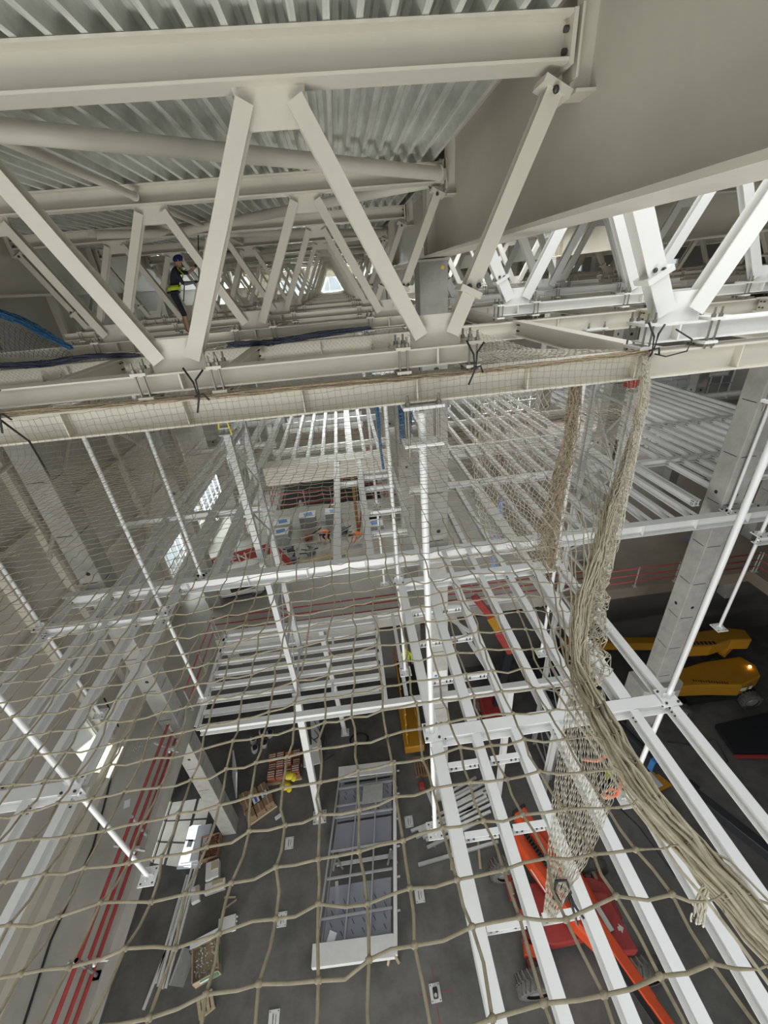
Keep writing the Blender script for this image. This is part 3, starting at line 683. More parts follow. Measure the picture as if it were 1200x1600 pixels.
def net_pt(x, r, jr):
    XR = lerp_tab(XRT, r.y); ry = max(0.0, r.y); wz = .04 + .20*min(1.0, ry)
    Xc = XR - wz
    sagx = .02*math.sin(x*2.1+r.y*1.3) + .035*math.sin(x*.9+.5)*min(1, r.y)
    if x <= Xc: return Vector((x + jr.gauss(0, .0035) + .006*math.sin(r.y*9+x*3), r.y + jr.gauss(0, .003) + .010*math.sin(x*4.2+r.y*2), 20 + r.z + sagx + jr.gauss(0, .003)))
    e = (x - Xc); f = 1 - math.exp(-e/wz)
    s = .013 if ry < .5 else .009 + .003*ry
    k = round(x/CELL); q = ry*2.2; h1 = math.sin(k*12.9898)*43758.5; h1 -= math.floor(h1); h2 = math.sin(k*78.233)*12543.1; h2 -= math.floor(h2)
    ox = (h1-.5)*2*s*(.8+.4*math.sin(q*1.7+h2*6)) + s*.5*math.sin(q*5+h1*6.3); oz = (h2-.5)*2.4*s + s*.6*math.sin(q*4+h2*6.3)
    return Vector((Xc + wz*f + ox*f + jr.gauss(0, s*.08), r.y + jr.gauss(0, s*.12), 20 + r.z + sagx + (oz - .04*math.sin(f*3.1)*min(1, .3+ry*.8))*f))
def build_net():
    jr = random.Random(3); m = MB(); grid = []
    for j, r in enumerate(rows):
        XL = -(1.55 + .92*max(0, r.y)); row = {}
        for i in range(-85, 54):
            x = i*CELL
            if x < XL: continue
            row[i] = net_pt(x, r, jr)
        grid.append(row)
    def line(pts, near, lt=0):
        out = []; m.mi(lt)
        for a, b in zip(pts, pts[1:]):
            out.append(a)
            L = (b-a).length
            mid = (a+b)/2 + Vector((jr.gauss(0, .0022), jr.gauss(0, .0022), -.05*L + jr.gauss(0, .002)))
            out.append(mid)
        out.append(pts[-1]); m.path(out, [.0012 if (b_ - a_).length < .02 else (.0021 if near else .0016) for a_, b_ in zip(out, out[1:] + [out[-1] + Vector((.1, 0, 0))])], 6 if near else 3)
    for j, row in enumerate(grid):
        ks = sorted(row); line([row[k] for k in ks], rows[j].y < 1.1)
    for i in range(-85, 54):
        run = []
        for j, row in enumerate(grid):
            if i in row: run.append(row[i])
            elif len(run) > 1: break
        n = next((j for j, row in enumerate(grid) if i in row), None)
        if len(run) > 2:
            k = 0
            while k < len(run) - 1:
                seg = run[k:k+16]; mid_ = seg[len(seg)//2]; line(seg, seg[0].y < 1.1, 1 if mid_.x > lerp_tab(XRT, mid_.y) - .05 - .08*min(1, max(0, mid_.y)) else 0); k += 15
    m.mi(0)
    for j, row in enumerate(grid):
        if rows[j].y > 1.7: continue
        for i, p in row.items():
            if i*CELL > lerp_tab(XRT, rows[j].y) - .02 - .11*min(1, max(0, rows[j].y)): continue
            if rows[j].y < .8: m.ball(p, (.0050, .0040, .0046), 7, 5)
            else: m.ball(p, .0030, 5, 3)
    o = m.build('safety_net', [ROPE, ROPEL]); return o
tag(build_net(), 'large beige knotted rope safety net spread under the camera, hung from the front tie beam', 'safety net')

def strands(name, pts, rad, n, cr, mt, label, cat, group=None, seed=1, sub=6, cross=0, flat=1.0):
    """a bundle of loose cords along a path: rad = bundle radius at each point"""
    jr = random.Random(seed); m = MB(); P = [Vector(p) for p in pts]
    dense = []; dr = []
    for k in range(len(P)-1):
        for q in range(sub):
            f = q/sub; p0 = P[max(k-1, 0)]; p1 = P[k]; p2 = P[k+1]; p3 = P[min(k+2, len(P)-1)]
            dense.append(.5*((2*p1)+(p2-p0)*f+(2*p0-5*p1+4*p2-p3)*f*f+(3*p1-p0-3*p2+p3)*f**3)); dr.append(rad[k]+(rad[k+1]-rad[k])*f)
    dense.append(P[-1]); dr.append(rad[-1]); allp = []
    for s in range(n):
        a = jr.uniform(0, 6.28); rr = math.sqrt(jr.random()); pts2 = []
        for c, r in zip(dense, dr):
            a += jr.gauss(0, .35); rr = min(1, max(0, rr + jr.gauss(0, .12)))
            pts2.append(c + Vector((math.cos(a)*rr*r, math.sin(a)*rr*r*flat, math.sin(a*1.3+s)*rr*r*.8)))
        m.path(pts2, cr, 4); allp.append(pts2)
    for _ in range(cross):
        a, b = jr.choice(allp), jr.choice(allp); i = jr.randrange(len(a)-2); m.path([a[i], (a[i]+b[i+1])/2+Vector((0, 0, -.004)), b[i+1]], cr*.9, 3)
    return tag(m.build(name, mt), label, cat, group)
strands('net_border_rope', [(XR_, Y_, 20 + lerp_tab(PROF[:-1], Y_)+.0) for Y_, XR_ in [(3.84, 2.9), (3.0, 2.27), (2.0, 1.50), (1.4, 1.02), (1.0, .73), (.8, .57), (.6, .45), (.45, .405), (.3, .395), (.15, .41), (0, .43), (-.4, .45)]],
        [.03, .022, .02, .02, .022, .024, .022, .02, .018, .018, .018, .018], 30, .0020, ROPEL, 'thick gathered rope edge of the net running to the lower right corner', 'rope bundle', seed=5, cross=160)
strands('net_border_rope', [(-4.6, 3.84, 19.24), (-3.0, 3.83, 19.25), (-1.4, 3.83, 19.225), (.6, 3.83, 19.205), (1.6, 3.83, 19.20), (2.85, 3.83, 19.22)], [.03, .028, .03, .03, .025, .03], 26, .0035, ROPEB, 'brown gathered net border lying along the top of the front tie beam', 'rope bundle', seed=8, sub=22, cross=260)

def diamond(name, left, right, nu, nv, cr, mt, label, cat, seed=2, wob=.006, group=None, tri=.0, bulge=0):
    """folded net sheet between two edge curves, drawn as diamond meshes"""
    jr = random.Random(seed); m = MB()
    def ev(tab, t):
        t *= len(tab)-1; k = min(int(t), len(tab)-2); f = t-k; return Vector(tab[k])*(1-f)+Vector(tab[k+1])*f
    G = {}
    for j in range(nv+1):
        t = j/nv; a, b = ev(left, t), ev(right, t)
        for i in range(nu+1):
            f = (i + (.5 if j % 2 else 0))/(nu+.5)
            G[i, j] = a.lerp(b, f) + Vector((jr.gauss(0, wob), jr.gauss(0, wob) + bulge*math.sin(math.pi*f), jr.gauss(0, wob)))
    for j in range(nv):
        for i in range(nu+1):
            m.path([G[i, j], G[i, j+1]], cr, 3)
            k = i-1 if j % 2 == 0 else i+1
            if (k, j+1) in G: m.path([G[i, j], G[k, j+1]], cr, 3)
    return tag(m.build(name, mt), label, cat, group)
diamond('hanging_net_flap', [(.47, .64, 19.03), (.39, .52, 18.95), (.34, .42, 18.85), (.29, .32, 18.78)], [(.53, .60, 19.1), (.49, .44, 19.02), (.41, .37, 18.9), (.30, .30, 18.77)], 26, 34, .0008, ROPEW, 'pale folded net flap hanging in a point over the orange boom lift', 'net', wob=.0011)
diamond('hanging_net_flap', [(2.83, 3.86, 19.2), (2.25, 2.95, 19.0), (1.42, 1.9, 18.98), (.73, 1.02, 19.02), (.46, .63, 19.05)], [(2.9, 3.86, 19.2), (2.32, 2.98, 19.02), (1.49, 1.92, 19.0), (.80, 1.02, 19.05), (.55, .62, 19.1)], 12, 150, .0014, ROPEW, 'long pale net strip gathered from the beam corner down toward the camera', 'net', wob=.008)
diamond('hanging_net_flap', [(1.25, 4.06, 18.97), (1.35, 4.3, 17.9), (1.45, 4.3, 17.2), (1.9, 4.3, 16.7), (2.45, 4.3, 16.2)], [(2.1, 4.06, 18.97), (2.2, 4.4, 18.3), (2.4, 4.4, 17.6), (2.6, 4.4, 16.9), (2.75, 4.4, 16.1)], 16, 46, .0035, ROPEW, 'draped pale net sheet sagging behind the front tie beam, right of the central column', 'net', wob=.008, bulge=.25)
strands('hanging_net_bundle', [(2.55, 4.5, 19.0), (2.58, 4.5, 18.6), (2.6, 4.5, 18.1), (2.55, 4.5, 17.4), (2.52, 4.5, 16.8), (2.62, 4.5, 16.2)], [.06, .08, .10, .14, .16, .05], 60, .004, ROPEB, 'brownish hanging bundle of net tied to the tie beam behind the gathered edge', 'rope bundle', seed=11, sub=8, cross=380)
strands('hanging_net_bundle', [(2.86, 3.83, 19.2), (2.90, 3.83, 18.7), (2.93, 3.83, 18.0), (2.95, 3.83, 17.2), (2.9, 3.8, 16.4), (2.75, 3.7, 15.8)], [.035, .05, .06, .07, .08, .05], 40, .0032, ROPEW, 'pale net bundle hanging straight down from the corner of the front tie beam', 'rope bundle', seed=12, sub=9, cross=260)
strands('dark_net_roll', [(-5.9, 7.65, 19.28), (-5.0, 7.65, 19.22), (-4.2, 7.65, 19.26), (-3.4, 7.65, 19.22)], [.05, .07, .06, .03], 50, .006, NAVY, 'dark navy net rolled on the tie beam at the left below the worker', 'rope bundle', seed=14, sub=10, cross=120)
strands('dark_net_roll', [(-1.9, 7.65, 19.25), (-1.2, 7.65, 19.22), (-.4, 7.65, 19.27), (.5, 7.65, 19.3)], [.05, .06, .06, .03], 50, .006, NAVY, 'dark net rolled on the second row tie beam near the middle', 'rope bundle', seed=15, sub=10, cross=120)
strands('blue_net_rope', [(-5.6, 7.6, 20.15), (-5.0, 7.5, 19.95), (-4.6, 7.4, 19.72), (-4.2, 7.3, 19.45)], [.04, .06, .06, .03], 60, .006, BLUE, 'thick blue net bundle drooping at the left edge under the girder', 'rope bundle', seed=16, sub=10)
diamond('dark_net_sheet', [(-5.6, 7.6, 20.1), (-5.5, 7.6, 19.4)], [(-4.3, 7.35, 19.5), (-4.25, 7.35, 19.3)], 16, 9, .003, NAVY, 'dark net sheet hanging below the blue bundle at the left edge', 'net')
strands('blue_net_rope', [(.98, 7.8, 18.9), (1.02, 7.8, 18.3), (1.06, 7.8, 17.7), (1.02, 7.8, 17.2)], [.07, .12, .14, .10], 90, .008, BLUE, 'blue net bundle hanging beside the hanger pipes left of the central column', 'rope bundle', seed=17, sub=8)
strands('blue_net_rope', [(.50, 7.8, 18.9), (.51, 7.8, 18.0), (.52, 7.8, 17.2), (.54, 7.8, 16.6)], [.03, .04, .03, .02], 20, .007, BLUE, 'narrow blue net strand between the two second row hanger pipes', 'rope bundle', seed=18, sub=8)
diamond('net_sheet', [(1.1, 4.2, 19.18), (1.2, 5.6, 19.1), (1.1, 7.5, 19.15)], [(2.9, 4.2, 19.18), (2.5, 5.6, 19.05), (2.2, 7.5, 19.15)], 22, 60, .0028, ROPEW, 'flat pale net stretched behind the front tie beam right of the central column', 'net', wob=.004)
for a, b, y, zz, lab in ((-8.5, -1.6, 7.66, 18.98, 'left part'), (-1.3, .9, 7.66, 18.98, 'middle part')):
    diamond('net_sheet', [(a, y, zz+.3), (a, y, zz-.12), (a, y-1.4, zz-.3)], [(b, y, zz+.3), (b, y, zz-.12), (b, y-1.2, zz-.3)], int((b-a)/.07), 24, .0025, ROPEW, 'fine pale net over the second row tie beam, %s' % lab, 'net', wob=.004)
def ties(name, spots, r, mt, label, cat):
    m = MB()
    for s in spots: m.path(s, r, 6)
    return tag(m.build(name, mt), label, cat, 'black net ties' if mt is BLACK else None)
for x, lab in ((-1.28, 'left, beside the left truss point'), (1.18, 'middle, under the central column'), (2.86, 'right, at the gathered corner of the net'), (-2.95, 'far left end of the front tie beam')):
    y = 3.80
    ties('cable_tie', [[(x-.09, y, 19.48), (x-.03, y-.03, 19.36), (x-.02, y-.04, 19.22), (x-.07, y-.03, 19.10)], [(x+.07, y, 19.45), (x, y-.04, 19.38), (x-.01, y-.04, 19.24)], [(x-.05, y-.03, 19.24), (x+.03, y-.05, 19.26), (x+.06, y-.03, 19.2)]], .009, BLACK, 'black rope tie knotted round the net border, %s' % lab, 'tie')
ties('black_rope', [[(-3.0, 3.8, 19.2), (-2.85, 3.78, 19.0), (-2.78, 3.7, 18.85), (-2.7, 3.6, 18.72)]], .009, BLACK, 'black rope end dangling over the net at the left edge', 'rope')
ties('black_rope', [[(3.05, 3.8, 19.4), (3.22, 3.78, 19.3), (3.2, 3.78, 19.2), (3.0, 3.78, 19.17), (2.9, 3.8, 19.2)]], .007, BLACK, 'black cord looped from the right truss stud to the net corner', 'rope')
ties('orange_twine', [[(.455, .515, 18.97), (.475, .50, 18.985), (.505, .505, 18.99), (.52, .49, 18.985), (.515, .46, 18.96), (.50, .445, 18.94), (.475, .445, 18.935), (.46, .45, 18.94)]], .0035, OPULL, 'orange twine knotted on the pale net flap above the boom lift', 'twine')
ties('orange_twine', [[(.50, .447, 18.94), (.485, .44, 18.945), (.47, .452, 18.94), (.49, .455, 18.95), (.505, .45, 18.945), (.515, .455, 18.96)]], .0035, OPULL, 'second knot of orange twine with loose ends on the net flap', 'twine')
ties('black_twine', [[(.315, .33, 18.80), (.325, .35, 18.83), (.345, .345, 18.84), (.35, .33, 18.82), (.33, .32, 18.80), (.32, .335, 18.81)], [(.34, .335, 18.82), (.355, .31, 18.80), (.365, .295, 18.79)], [(.345, .33, 18.82), (.35, .29, 18.78)]], .003, BLACK, 'black cord looped round the lower tip of the net flap', 'cord')
strands('frayed_twine', [(.395, .20, 19.31), (.385, .185, 19.29), (.375, .175, 19.27), (.372, .165, 19.24)], [.002, .004, .006, .007], 9, .0013, ROPEW, 'frayed pale cord end hanging from the net border at the lower right', 'cord', seed=21)

# ------------------------------------------------------------------ ground floor objects, left of the void
def crate_box(name, c, d, rz, mt, label, cat, open_=True, fill=None, parts=None):
    r = root(name, c, label, cat); M = Matrix.Rotation(rz, 3, 'Z'); r.rotation_euler = (0, 0, 0)
    def B(mm, x, y, z, dx, dy, dz): mm.box(Vector(c) + M @ Vector((x, y, z)), (dx, dy, dz), M)
    X, Y, Z = d; t = .025
    m = MB()
    for s in (-1, 1): B(m, s*(X/2-t/2), 0, Z/2, t, Y, Z); B(m, 0, s*(Y/2-t/2), Z/2, X, t, Z)
    B(m, 0, 0, .03, X, Y, .03); m.build('sides', mt, r)
    if fill:
        mm = MB(); jr = random.Random(4)
        for i in range(90): mm.ball(Vector(c) + M @ Vector((jr.uniform(-X*.42, X*.42), jr.uniform(-Y*.42, Y*.42), Z*.62+jr.uniform(0, .07))), (jr.uniform(.02, .07), jr.uniform(.02, .05), .02), 6, 3, Euler((jr.random()*3, jr.random()*3, jr.random()*3)).to_matrix())
        f = mm.build('scrap_fill', fill, r); f['kind'] = 'stuff'
    return r, B
def stack_tubes(name, items, label_fmt, cat, group, mt=PLASW):
    for i, (a, b, w) in enumerate(items):
        m = MB(); m.bar(a, b, w, w); m.mi(1).bar(Vector(a)+(Vector(b)-Vector(a))*-.0008, Vector(a)+(Vector(b)-Vector(a))*.0004, w*.6, w*.6)
        tag(m.build(name, [mt, BLK]), label_fmt % ORD[i], cat, group)
stack_tubes('white_profile', [((-8.95, 4.55, .04), (-8.55, 6.6, .04), .07), ((-8.75, 5.1, .04), (-8.6, 8.0, .04), .07), ((-8.62, 5.0, .11), (-8.46, 8.3, .11), .07), ((-8.50, 4.95, .04), (-8.34, 8.2, .04), .07), ((-8.38, 4.95, .04), (-8.25, 8.1, .04), .07), ((-8.72, 5.9, .11), (-8.66, 7.4, .11), .06)],
            'long white profile bar lying on the left floor, %s from the wall', 'profile bar', 'white bars on the left floor')
m = MB(); 
for i in range(3): m.box((-8.55+.03*i, 8.95+.02*i, .06+.075*i), (.95, 1.5-.12*i, .07), (0, 0, -.10+.05*i))
m.mi(1).box((-8.75, 9.0, .255), (.2, .26, .01), (0, 0, -.1)); tag(m.build('white_panel_stack', [PAPER, DARKM]), 'stack of white panels lying in the light by the left doorway', 'panels')
r, B = crate_box('scrap_carton', (-7.85, 8.75, 0), (.75, .85, .35), .1, CARD, 'open brown carton of metal scraps at the foot of the left column', 'carton', fill=BRICK)
for i, (x, y, w, d, h, rz) in enumerate(((-7.55, 7.95, .5, .6, .3, .2), (-7.35, 7.45, .75, .35, .2, .15), (-8.05, 7.3, .3, .5, .22, .3))):
    r = root('foam_block', (x, y, 0), 'cream packaging block beside the scrap carton, %s' % ['upper large one', 'wide one nearest the camera', 'small one on the left'][i], 'block', 'cream packaging blocks')
    m = MB(); m.box((x, y, h/2), (w, d, h), (0, 0, rz)); m.build('body', PLASW, r, bevel=.02); m = MB(); m.box((x+.08, y+.1, h+.03), (w*.5, d*.4, .06), (0, 0, rz)); m.build('lid', WOOD, r)
r = root('junction_box', (-6.6, 6.3, 0), 'beige electrical junction box on the grey floor left of the plates', 'electrical box')
m = MB(); m.box((-6.62, 6.28, .12), (.62, .42, .2), (0, 0, .12)); m.build('enclosure', PLASW, r, bevel=.02)
m = MB(); m.box((-6.62, 6.28, .23), (.58, .38, .02), (0, 0, .12)); m.build('lid', PLASW, r)
m = MB()
for i in range(4): m.tube((-6.42+.0*i, 6.08+.12*i, .12), (-6.28+.0*i, 6.1+.12*i, .12), .03, 8)
m.build('cable_gland', PLASW, r)
r, B = crate_box('wooden_crate', (-7.1, 5.4, 0), (.85, .95, .42), .28, WOOD, 'open wooden crate of metal scrap with a white lid board and green printed side', 'crate', fill=STEEL)
m = MB(); B(m, 0, .52, .46, .95, .2, .02); m.build('lid_board', PAPER, r)
m = MB(); B(m, .1, -.485, .25, .55, .015, .25); B(m, .435, .0, .25, .015, .5, .2); m.build('green_print', GREEN, r)
m = MB(); B(m, -.05, -.50, .27, .3, .01, .1); m.build('paper_label', PAPER, r)
m = MB(); M = Matrix.Rotation(.45, 3, 'Z'); c0 = Vector((-6.9, 4.42, 0))
for i in range(4): m.box(c0 + M @ Vector((-.2+.13*i, 0, .10)), (.1, .5, .02), M)
for s in (-.2, .2): m.box(c0 + M @ Vector((0, s, .05)), (.5, .06, .08), M)
tag(m.build('broken_pallet', WOOD), 'small broken wooden pallet piece lying before the scrap crate', 'pallet')
m = MB(); m.bar((-6.95, 7.1, .03), (-6.5, 7.05, .03), .06, .04); tag(m.build('wood_batten', WOOD), 'short wooden batten on the floor, upper one of two', 'batten', 'wooden battens')
m = MB(); m.bar((-6.9, 6.75, .03), (-6.45, 6.98, .03), .06, .04); tag(m.build('wood_batten', WOOD), 'short wooden batten on the floor, lower slanting one of two', 'batten', 'wooden battens')
r = root('metal_tray', (-7.9, 5.45, 0), 'grey sheet metal tray with a coil beside the scrap crate', 'tray')
m = MB(); m.box((-7.95, 5.4, .02), (.5, .9, .02), (0, 0, -.2)); 
for s in (-1, 1): m.box(Vector((-7.95, 5.4, .05))+Matrix.Rotation(-.2, 3, 'Z')@Vector((s*.25, 0, 0)), (.015, .9, .08), (0, 0, -.2))
m.build('tray_sheet', STEEL, r); m = MB(); m.path([(-7.72+.09*math.cos(a), 5.75+.09*math.sin(a), .06+.006*a) for a in [i*.5 for i in range(30)]], .008, 5); m.build('wire_coil', DARKM, r)
# pallets and packs further back
def pallet(c, w, d, rz, label, mt=WOOD):
    r = root('pallet', c, label, 'pallet'); M = Matrix.Rotation(rz, 3, 'Z'); m = MB(); C0 = Vector(c)
    n = 6
    for i in range(n): m.box(C0 + M @ Vector((-w/2+w*(i+.5)/n, 0, .13)), (w/n*.7, d, .02), M)
    m.build('deck_boards', mt, r); m = MB()
    for s in (-.45, 0, .45): m.box(C0 + M @ Vector((0, s*d, .06)), (w, .09, .12), M)
    m.build('bearers', mt, r); return M, C0
M, C0 = pallet((-6.15, 10.2, 0), 1.3, 1.2, .5, 'wooden pallet under the brown cartons in the dark left corner')
for i, (x, y, h) in enumerate(((-.42, -.35, .3), (-.42, .1, .3), (0, -.35, .28), (.4, -.3, .3), (-.05, .38, .3), (.38, .36, .26), (-.42, .5, .26))):
    m = MB(); m.box(C0 + M @ Vector((x, y, .15+h/2)), (.38, .38, h), M); m.mi(1).box(C0 + M @ Vector((x, y, .15+h+.004)), (.05, .38, .008), M)
    tag(m.build('brown_carton', [CARD, WOOD]), 'brown carton on the dark corner pallet, %s of seven' % ORD[i], 'carton', 'brown cartons on the pallet')
for i, (x, y) in enumerate(((-.02, .02), (.36, .04))):
    m = MB(); m.box(C0 + M @ Vector((x, y, .29)), (.3, .3, .28), M); m.mi(1).box(C0 + M @ Vector((x, y, .435)), (.26, .26, .008), M); m.mi(2).box(C0 + M @ Vector((x, y, .445)), (.1, .24, .006), M)
    tag(m.build('white_carton', [CARD, PAPER, BLUEP]), 'carton with a white and blue printed top on the corner pallet, %s one' % ['left', 'right'][i], 'carton', 'white printed cartons')
m = MB(); m.box((-5.2, 9.6, .02), (.3, .14, .03), (0, 0, .5)); tag(m.build('white_offcut', PAPER), 'small white offcut on the floor by the corner pallet', 'offcut')
M, C0 = pallet((-5.1, 11.6, 0), 1.6, 1.3, .05, 'wooden pallet under the red brown packs')
jr = random.Random(9)
for i in range(12):
    x, y = -.55 + .38*(i % 4), -.4 + .4*(i//4); h = jr.uniform(.25, .5)
    m = MB(); m.box(C0 + M @ Vector((x, y, .15+h/2)), (.34, .36, h), M)
    for q in range(3): m.mi(1).box(C0 + M @ Vector((x, y-.1+.1*q, .15+h+.004)), (.3, .03, .008), M)
    tag(m.build('wrapped_pack', [BRICK if i != 10 else HIORG, PLASW if i != 10 else YELL]), 'red brown wrapped pack on the rear left pallet, %s of twelve' % ORD[i] if i != 10 else 'bright orange pack standing out on the rear left pallet', 'pack', 'red brown packs')
for i, (x, y) in enumerate(((-4.75, 11.0), (-5.0, 10.75))):
    m = MB(); m.ball((x, y, .5-.35*i), (.28, .2, .12), 9, 6); m.ball((x+.2, y-.1, .48-.35*i), (.15, .2, .1), 8, 5); tag(m.build('yellow_bag', YBRI), 'crumpled bright yellow bag on the red brown packs, %s one' % ['upper', 'lower'][i], 'bag', 'yellow bags')
r = root('panel_trolley', (-3.7, 12.4, 0), 'white panels on a low trolley behind the white post', 'trolley')
m = MB(); m.box((-3.75, 11.9, .35), (.9, 1.0, .06), (0, 0, .1)); m.box((-3.65, 13.0, .4), (.45, 1.6, .06), (0, 0, .12)); m.build('panels', PLASW, r)
m = MB()
for x, y in ((-4.1, 11.5), (-3.4, 11.5), (-3.8, 13.6), (-3.4, 13.6)): m.tube((x-.04, y, .12), (x+.04, y, .12), .11, 10)
m.build('wheels', TYRE, r); m = MB(); jr = random.Random(31)
for i in range(12): a = Vector((-3.4+jr.gauss(0, .15), 12.5+jr.gauss(0, .4), .45)); m.bar(a, a+Vector((jr.gauss(0, .3), jr.gauss(0, .5), .15)), .03, .03)
m.build('cut_offs', DARKM, r)
for k, (R0, N) in enumerate(((.45, 3),)):
    m = MB(); m.path([(-1.5+(R0+.03*math.sin(a*1.7))*math.cos(a), 12.5+.7*(R0+.03*math.sin(a*2.3))*math.sin(a), .03+.004*a) for a in [i*.35 for i in range(56)]], .022, 6); tag(m.build('cable_coil', BLACK), 'loose black cable coil on the dark floor under the platform frame', 'cable')
for i, (x, y) in enumerate(((-6.9, 13.2), (-6.75, 12.7), (-6.5, 13.5), (-6.3, 12.9), (-6.1, 13.4))):
    m = MB(); m.tube((x, y, .0), (x+.05, y+.02, .3), .14, 14, .17); m.mi(1).tube((x+.05, y+.02, .27), (x+.052, y+.021, .31), .15, 14); tag(m.build('white_bucket', [PLASW, DARKM]), 'white bucket in the dark rear left corner, %s of five' % ORD[i], 'bucket', 'white buckets')
r = root('wall_panel_offcut', (-7.0, 10.8, 0), 'tall pale board leaning in the dark left corner', 'board')
m = MB(); m.box((-7.2, 11.2, .9), (.06, 1.1, 1.8), (.0, .25, .35)); m.build('board', PLASW, r)
# floor anchor plates
def anchor(x, y, label, rz=0, marks=False, tool=False):
    r = root('anchor_plate', (x, y, 0), label, 'anchor plate', 'white steel anchor plates bolted to the floor'); M = Matrix.Rotation(rz, 3, 'Z'); C0 = Vector((x, y, 0))
    m = MB(); m.box(C0+Vector((0, 0, .012)), (.34, .42, .022), M); m.build('plate', PLASW, r)
    m = MB()
    for a in (-.13, .13):
        for b in (-.17, .17): m.tube(C0+M@Vector((a, b, .023)), C0+M@Vector((a, b, .027)), .017, 8)
    if not tool:
        m.box(C0+M@Vector((-.03, 0, .028)), (.02, .24, .012), M); m.box(C0+M@Vector((.06, 0, .028)), (.012, .2, .012), M)
    m.build('bolt_holes', DARKM, r)
    return C0, M
for x, y, lb in ((.42, 8.63, 'by the pipe stack, behind the pointed hanger foot'), (-4.62, 8.55, 'left of the glazed frame, farthest of its column'), (-4.66, 6.2, 'left of the glazed frame, middle of its column'), (.44, 6.22, 'right of the glazed frame, before the long joist'), (-4.65, 3.85, 'at the bottom edge, nearest of the left column')):
    anchor(x, y, 'white anchor plate on the floor, ' + lb)
anchor(.51, 3.8, 'white anchor plate with a black laser tool on it, bottom centre', .03, True, True)
r = root('laser_level', (.51, 3.8, .02), 'black laser level tool standing on the anchor plate at bottom centre', 'tool')
MB().box((.51, 3.78, .09), (.15, .24, .13)).build('housing', BLACK, r, bevel=.02); MB().tube((.51, 3.72, .155), (.51, 3.72, .17), .05, 12).build('lens_cap', STEEL, r)
for i, (dx, dy, lx, ly) in enumerate(((0, .42, .02, .4), (0, -.42, .02, .4), (.36, 0, .32, .02), (-.36, 0, .32, .02))):
    m = MB(); m.box((.51+dx, 3.8+dy, .002), (lx, ly, .004)); tag(m.build('chalk_line', mat('red_chalk_%d' % i, (.35, .06, .08), .9)), 'red marking line on the floor %s the plate with the laser tool' % ['beyond', 'before', 'right of', 'left of'][i], 'marking', 'red floor markings')
# steel tubes stacked on the floor
TB = [((.62, 8.0), (3.95, 8.95)), ((.75, 8.15), (3.9, 9.05)), ((.9, 7.95), (4.0, 8.75)), ((1.0, 7.85), (3.9, 8.5)), ((.45, 8.25), (3.2, 8.75)), ((1.4, 8.55), (3.8, 9.2)), ((1.0, 7.6), (3.3, 8.2)), ((.55, 7.1), (3.85, 7.42)),
      ((2.2, 9.2), (4.0, 9.75)), ((2.3, 9.05), (4.05, 9.6)), ((2.4, 8.95), (4.1, 9.42)), ((2.1, 9.35), (3.7, 9.9)), ((2.5, 8.85), (4.1, 9.25))]
for i, (a, b) in enumerate(TB):
    z = .08 + (.1 if i in (1, 5, 9) else 0)
    m = MB(); m.ibeam((a[0], a[1], z), (b[0], b[1], z), .1, .11, .012, .01); tag(m.build('steel_section', STEEL), 'light steel section lying right of the glazed frame, %s of the scattered stack' % ORD[i], 'steel section', 'steel sections on the floor')
for i, (x, y) in enumerate(((1.4, 8.1), (2.8, 8.6), (1.9, 7.3), (3.0, 7.2), (3.2, 9.3))):
    m = MB(); m.bar((x-.1, y-.5, .02), (x+.1, y+.5, .02), .09, .04); tag(m.build('wood_batten', WOOD), 'wooden bearer under the steel sections, %s one' % ORD[i], 'batten', 'wooden bearers')
M, C0 = pallet((1.35, 10.75, 0), .7, .9, 0, 'small dark pallet beside the central column foot', CARD)
r = root('angle_grinder', (1.35, 9.6, 0), 'red power tool with a pale board behind the steel sections', 'tool'); MB().box((1.2, 9.9, .1), (.25, .3, .2)).build('housing', RED, r, bevel=.03); MB().box((1.5, 9.35, .04), (.16, .8, .05), (0, 0, .2)).build('board', PLASW, r)

# ------------------------------------------------------------------ glazed steel frame on trestles
r = root('glazed_frame', (-1.5, 7.6, 0), 'long white and grey steel roof light frame on trestles in the middle of the floor', 'roof light frame')
z = .8
def fx(t): return -3.25 + .72*t   # left edge drifts with depth
yl, yh = 5.1, 10.25
m = MB(); m.box((-2.0, 4.86, z-.02), (2.72, .56, .24), (0, 0, -.03)); m.build('front_box', PLASW, r, bevel=.01)
m = MB(); m.box((-1.2, 10.55, z-.02), (2.5, .5, .22), (0, 0, -.03)); m.build('rear_box', PLASW, r, bevel=.01)
m = MB(); m.bar((-.62, 4.6, z), (.12, 10.75, z), .13, .22); m.build('side_channel', WHITE, r)
for i in range(7):
    t = i/6; x, y = -.5+.74*t*.98, 4.75+5.6*t; m = MB(); m.box((x, y, z-.05), (.12, .05, .05)); m.build('lug', PLASW, r)
m = MB(); m.bar((-3.22, 5.1, z+.02), (-2.42, 10.3, z+.02), .07, .12); m.build('side_rail', GREYP, r)
m = MB(); m.bar((-3.12, 5.1, z-.3), (-2.34, 10.3, z-.3), .05, .08); m.build('side_rail', GREYP, r)
def L(t): return Vector((-3.2+.8*t, 5.1+5.2*t, z))
def Rr(t): return Vector((-.68+.66*t, 5.1+5.2*t, z))
for i, t in enumerate((.0, .13, .34, .50, .72, .80, .93, .985)):
    m = MB(); m.bar(L(t), Rr(t), .055, .10); m.build('cross_rail', GREYP if i % 3 else STEEL, r)
for f in (.36, .70):
    m = MB(); m.bar(L(0).lerp(Rr(0), f), L(1).lerp(Rr(1), f), .055, .08); m.build('long_rail', GREYP, r)
